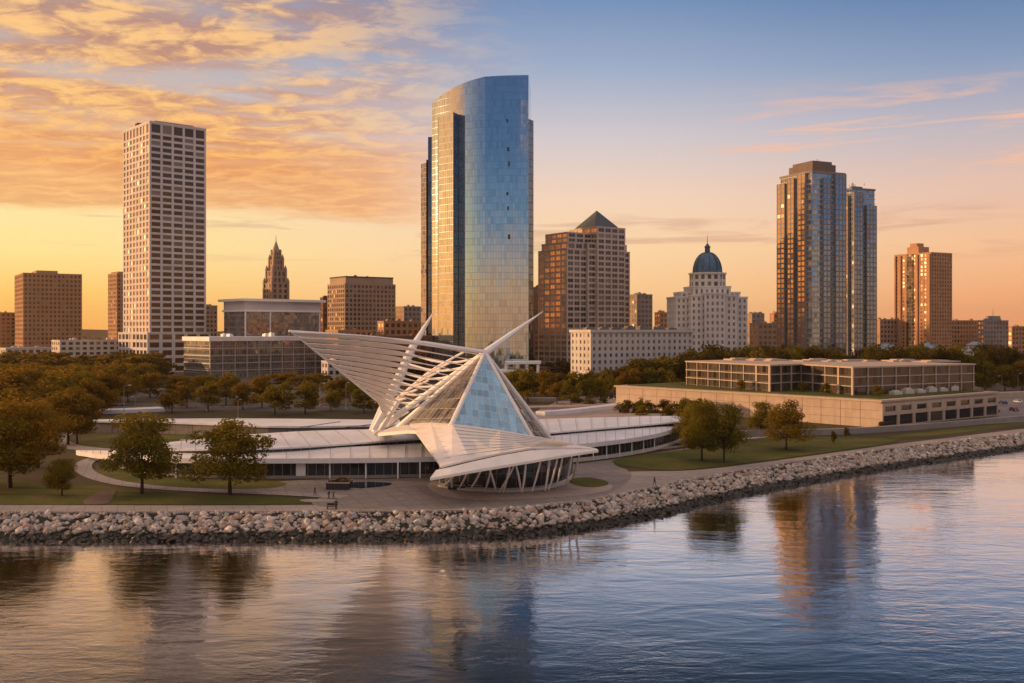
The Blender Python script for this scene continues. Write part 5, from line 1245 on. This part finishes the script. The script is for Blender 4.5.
# young cypresses and bushes
def bush(px, py, ytop, wid, mat, label, group=None):
    g = G(px, py); hgt = (py - ytop) / F * g.y; w_ = wid / F * g.y; p_ = FARP[mat][rr.randrange(4)]
    o = copy_tree(p_, (g.x, g.y, -.28 * hgt * 1.2), rr.uniform(0, 6.28), (w_ / .72, w_ / .72, hgt * 1.28), label, group); o.name = 'bush'; tag_tree(o, 'bush')
for (x, y, yt, wd) in ((834, 444.5, 429, 6), (847, 439, 426, 7), (881, 430, 420, 8)): o = tree(x, y, yt, wd, 'leaf_dark', {834: 'narrow dark young tree on the right lawn', 847: 'young dark tree beside the low wall on the right', 881: 'small round bush at the podium corner'}[x], None, False, 1); tag_tree(o)
for k, (x, y, yt, wd) in enumerate([(626, 413, 397, 20), (638, 413, 396, 14), (651, 413, 399, 18), (663, 413, 398, 18), (676, 414, 400, 18), (686, 415, 396, 20), (697, 416, 397, 18), (706, 417, 399, 16), (642, 415, 404, 14), (668, 416, 405, 14)]):
    bush(x, y, yt, wd, 'leaf_olive' if k % 3 else 'leaf_dark', 'olive bush in the row below the long stone podium wall', 'bushes below the podium wall')
for k, (x, y, yt, wd) in enumerate([(558, 413, 409, 18), (578, 403, 396, 14), (590, 404, 398, 12), (603, 403, 397, 10), (790, 433, 429, 7), (801, 433, 429.5, 6)]):
    bush(x, y, yt, wd, 'leaf_olive', 'low shrub beside the pale terraces right of the atrium' if x < 700 else 'small shrub below the podium wall near the big tree', 'terrace shrubs' if x < 700 else 'podium shrubs')
# park belts: trees one can tell apart near the front, random behind
belt = []
for (x, y, yt, wd, mt) in [(172, 413, 386, 26, 'leaf_autumn'), (208, 411, 380, 26, 'leaf_olive'), (187, 408, 378, 26, 'leaf_autumn'), (243, 410, 381, 24, 'leaf_autumn'), (275, 415, 379, 36, 'leaf_olive'), (305, 414, 381, 30, 'leaf_olive'), (262, 408, 374, 28, 'leaf_autumn'), (338, 405, 375, 28, 'leaf_autumn'), (331, 411, 388, 20, 'leaf_olive'), (364, 413, 386, 26, 'leaf_olive'), (384, 412, 384, 26, 'leaf_olive'), (350, 402, 373, 26, 'leaf_olive'), (226, 405, 372, 28, 'leaf_autumn'), (104, 414, 384, 32, 'leaf_autumn'), (90, 430, 394, 24, 'leaf_autumn'), (20, 440, 388, 52, 'leaf_autumn'), (48, 424, 376, 44, 'leaf_autumn'), (-6, 424, 378, 46, 'leaf_autumn'), (150, 398, 372, 26, 'leaf_autumn'), (128, 402, 374, 26, 'leaf_autumn')]:
    belt.append((x, y, yt, wd, mt, 'rounded olive tree in the park belt behind the left museum wing', 'left park belt trees'))
for i in range(230):
    y = 376 + (rr.random() ** 1.3) * 40; x = rr.uniform(-40, 400) if i % 3 else rr.uniform(-40, 140); 
    if x > 150 and y > 397: continue
    if x > 80 and y > 388 and rr.random() < .7: continue
    hp = (rr.uniform(12, 17)) * (y - 330) / 30; wd = hp * rr.uniform(.9, 1.3)
    cap = (361 if x < 150 else (372 if x < 330 else 374)) + rr.uniform(0, 5)
    if y - hp < cap: hp = y - cap
    if hp < 9: continue
    belt.append((x, y, y - hp, wd, rr.choice(('leaf_autumn', 'leaf_autumn', 'leaf_autumn', 'leaf_olive')), 'brown green tree in the dense woods at the left of the town', 'left woods trees'))
def ptree(x, y, yt, wd, mt):
    belt.append((x, y, yt, wd, mt, {'leaf_autumn': 'orange tinted tree right of the atrium beyond the parkway', 'leaf_olive': 'olive green tree right of the atrium beyond the parkway', 'leaf_dark': 'dark tree at the foot of the long cream building'}[mt], {'leaf_autumn': 'orange parkway trees', 'leaf_olive': 'olive parkway trees', 'leaf_dark': 'dark trees below the cream building'}[mt]))
for q_ in [(512, 402, 365, 28, 'leaf_olive'), (528, 403, 367, 26, 'leaf_olive'), (545, 400, 369, 22, 'leaf_autumn'), (557, 404, 378, 22, 'leaf_autumn'), (571, 405, 380, 22, 'leaf_olive'), (586, 403, 374, 20, 'leaf_olive'), (600, 402, 377, 20, 'leaf_olive'), (609, 399, 369, 20, 'leaf_olive'), (620, 398, 371, 18, 'leaf_autumn'), (635, 398, 368, 22, 'leaf_autumn'), (650, 398, 367, 22, 'leaf_olive'), (668, 398, 364, 26, 'leaf_olive')]: ptree(*q_)
for k in range(36):
    x = 500 + k * 5.6 + rr.uniform(-3, 3); y = rr.uniform(393, 397); tp_ = (371 - max(0, x - 575) * .17 if x > 575 else 372) + rr.uniform(-3, 4)
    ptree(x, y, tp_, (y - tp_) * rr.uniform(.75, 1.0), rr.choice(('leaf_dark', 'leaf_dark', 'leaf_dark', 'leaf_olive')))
for i in range(120):
    x = rr.uniform(680, 1075); y = rr.uniform(380, 391) if x > 970 else rr.uniform(384, 396); top_ = rr.uniform(343, 351) if x < 970 or y < 386 else rr.uniform(350, 362)
    if x < 800: top_ += 1
    wd = (y - top_) * rr.uniform(.6, .85)
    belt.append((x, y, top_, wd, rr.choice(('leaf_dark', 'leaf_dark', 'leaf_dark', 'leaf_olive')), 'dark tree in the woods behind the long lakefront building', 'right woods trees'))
for (x, y, yt, wd, mt) in [(985, 392, 361, 26, 'leaf_olive'), (1005, 391, 364, 24, 'leaf_olive'), (1022, 391, 360, 24, 'leaf_autumn'), (990, 388, 357, 26, 'leaf_dark')]: belt.append((x, y, yt, wd, mt, 'bright edge tree at the right before the dark woods', 'right edge trees'))
for t_ in belt: tag_tree(tree(*t_))
for (x, y, yt) in [(835, 386, 372)]: pass
# far woods and rooftops' greenery out to the horizon: one uncountable mass
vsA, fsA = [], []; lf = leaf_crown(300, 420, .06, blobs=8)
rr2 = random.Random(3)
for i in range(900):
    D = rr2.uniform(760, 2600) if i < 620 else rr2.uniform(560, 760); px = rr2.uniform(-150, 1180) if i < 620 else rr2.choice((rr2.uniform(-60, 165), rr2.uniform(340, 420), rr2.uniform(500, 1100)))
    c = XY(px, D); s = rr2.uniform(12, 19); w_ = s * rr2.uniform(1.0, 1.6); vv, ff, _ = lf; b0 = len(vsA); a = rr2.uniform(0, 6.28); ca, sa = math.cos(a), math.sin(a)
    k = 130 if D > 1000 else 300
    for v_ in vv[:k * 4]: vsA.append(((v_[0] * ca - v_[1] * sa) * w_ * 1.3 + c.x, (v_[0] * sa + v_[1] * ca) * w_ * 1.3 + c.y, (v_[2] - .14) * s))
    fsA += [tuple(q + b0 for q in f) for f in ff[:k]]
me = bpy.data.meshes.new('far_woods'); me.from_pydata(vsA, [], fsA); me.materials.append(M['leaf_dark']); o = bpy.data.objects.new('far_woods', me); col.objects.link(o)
tag(o, 'distant woods filling the gaps between the town buildings', 'woods', kind='stuff')
# shrubs and plants on the roof garden of the podium
for k in range(4):
    x = (740, 803, 826, 879)[k]; D = (352, 345, 333, 322)[k]; c = XY(x, D); o = copy_tree(FARP['leaf_olive'][k % 4], (c.x, c.y, 8.4), 1.0 * k, (5.5, 5.5, 4.2), ('roof garden tree by the first gilded piers of the hall', 'roof garden tree in the recess of the glazed hall', 'roof garden tree right of the recess of the glazed hall', 'roof garden tree before the shaded end of the hall')[k]); tag_tree(o)
# distant low hills of town at the horizon
mb = MB(); rr3 = random.Random(9)
for k in range(60):
    x = -3000 + k * 100; mb.face([(x, 4200, 0), (x + 100, 4200, 0), (x + 100, 4200 + 40, 26 + 8 * math.sin(k * .7 + .7) * 1), (x, 4200 + 40, 26 + 8 * math.sin(k * .7))]); mb.face([(x, 4240, 26 + 8 * math.sin(k * .7)), (x + 100, 4240, 26 + 8 * math.sin(k * .7 + .7)), (x + 100, 5200, 20), (x, 5200, 20)])
struct('hills', mb, 'ground')
# haze: warm evening air round the whole scene
hz = MB(); hz.prism([(-6200, -2100), (6200, -2100), (6200, 9200), (-6200, 9200)], -12, 230, True, True); ho = hz.build('haze', M['seabed']); tag(ho, 'warm evening haze over the town and lake', kind='stuff')
hm = bpy.data.materials.new('haze'); hm.use_nodes = True; hm.node_tree.nodes.clear(); HN = NT(hm.node_tree)
pv_ = HN.new('ShaderNodeVolumePrincipled'); pv_.inputs['Color'].default_value = (1.0, .80, .62, 1); pv_.inputs['Density'].default_value = HAZE; pv_.inputs['Anisotropy'].default_value = .45
HN.l.new(pv_.outputs[0], HN.new('ShaderNodeOutputMaterial').inputs['Volume']); ho.data.materials.clear(); ho.data.materials.append(hm)
# remove the tree prototypes that only served as masters
for p_ in protos:
    for ch in list(p_.children): bpy.data.objects.remove(ch)
    bpy.data.objects.remove(p_)
for o in [o for o in col.objects if o.type == 'EMPTY' and o.get('category') == 'bush']: pass
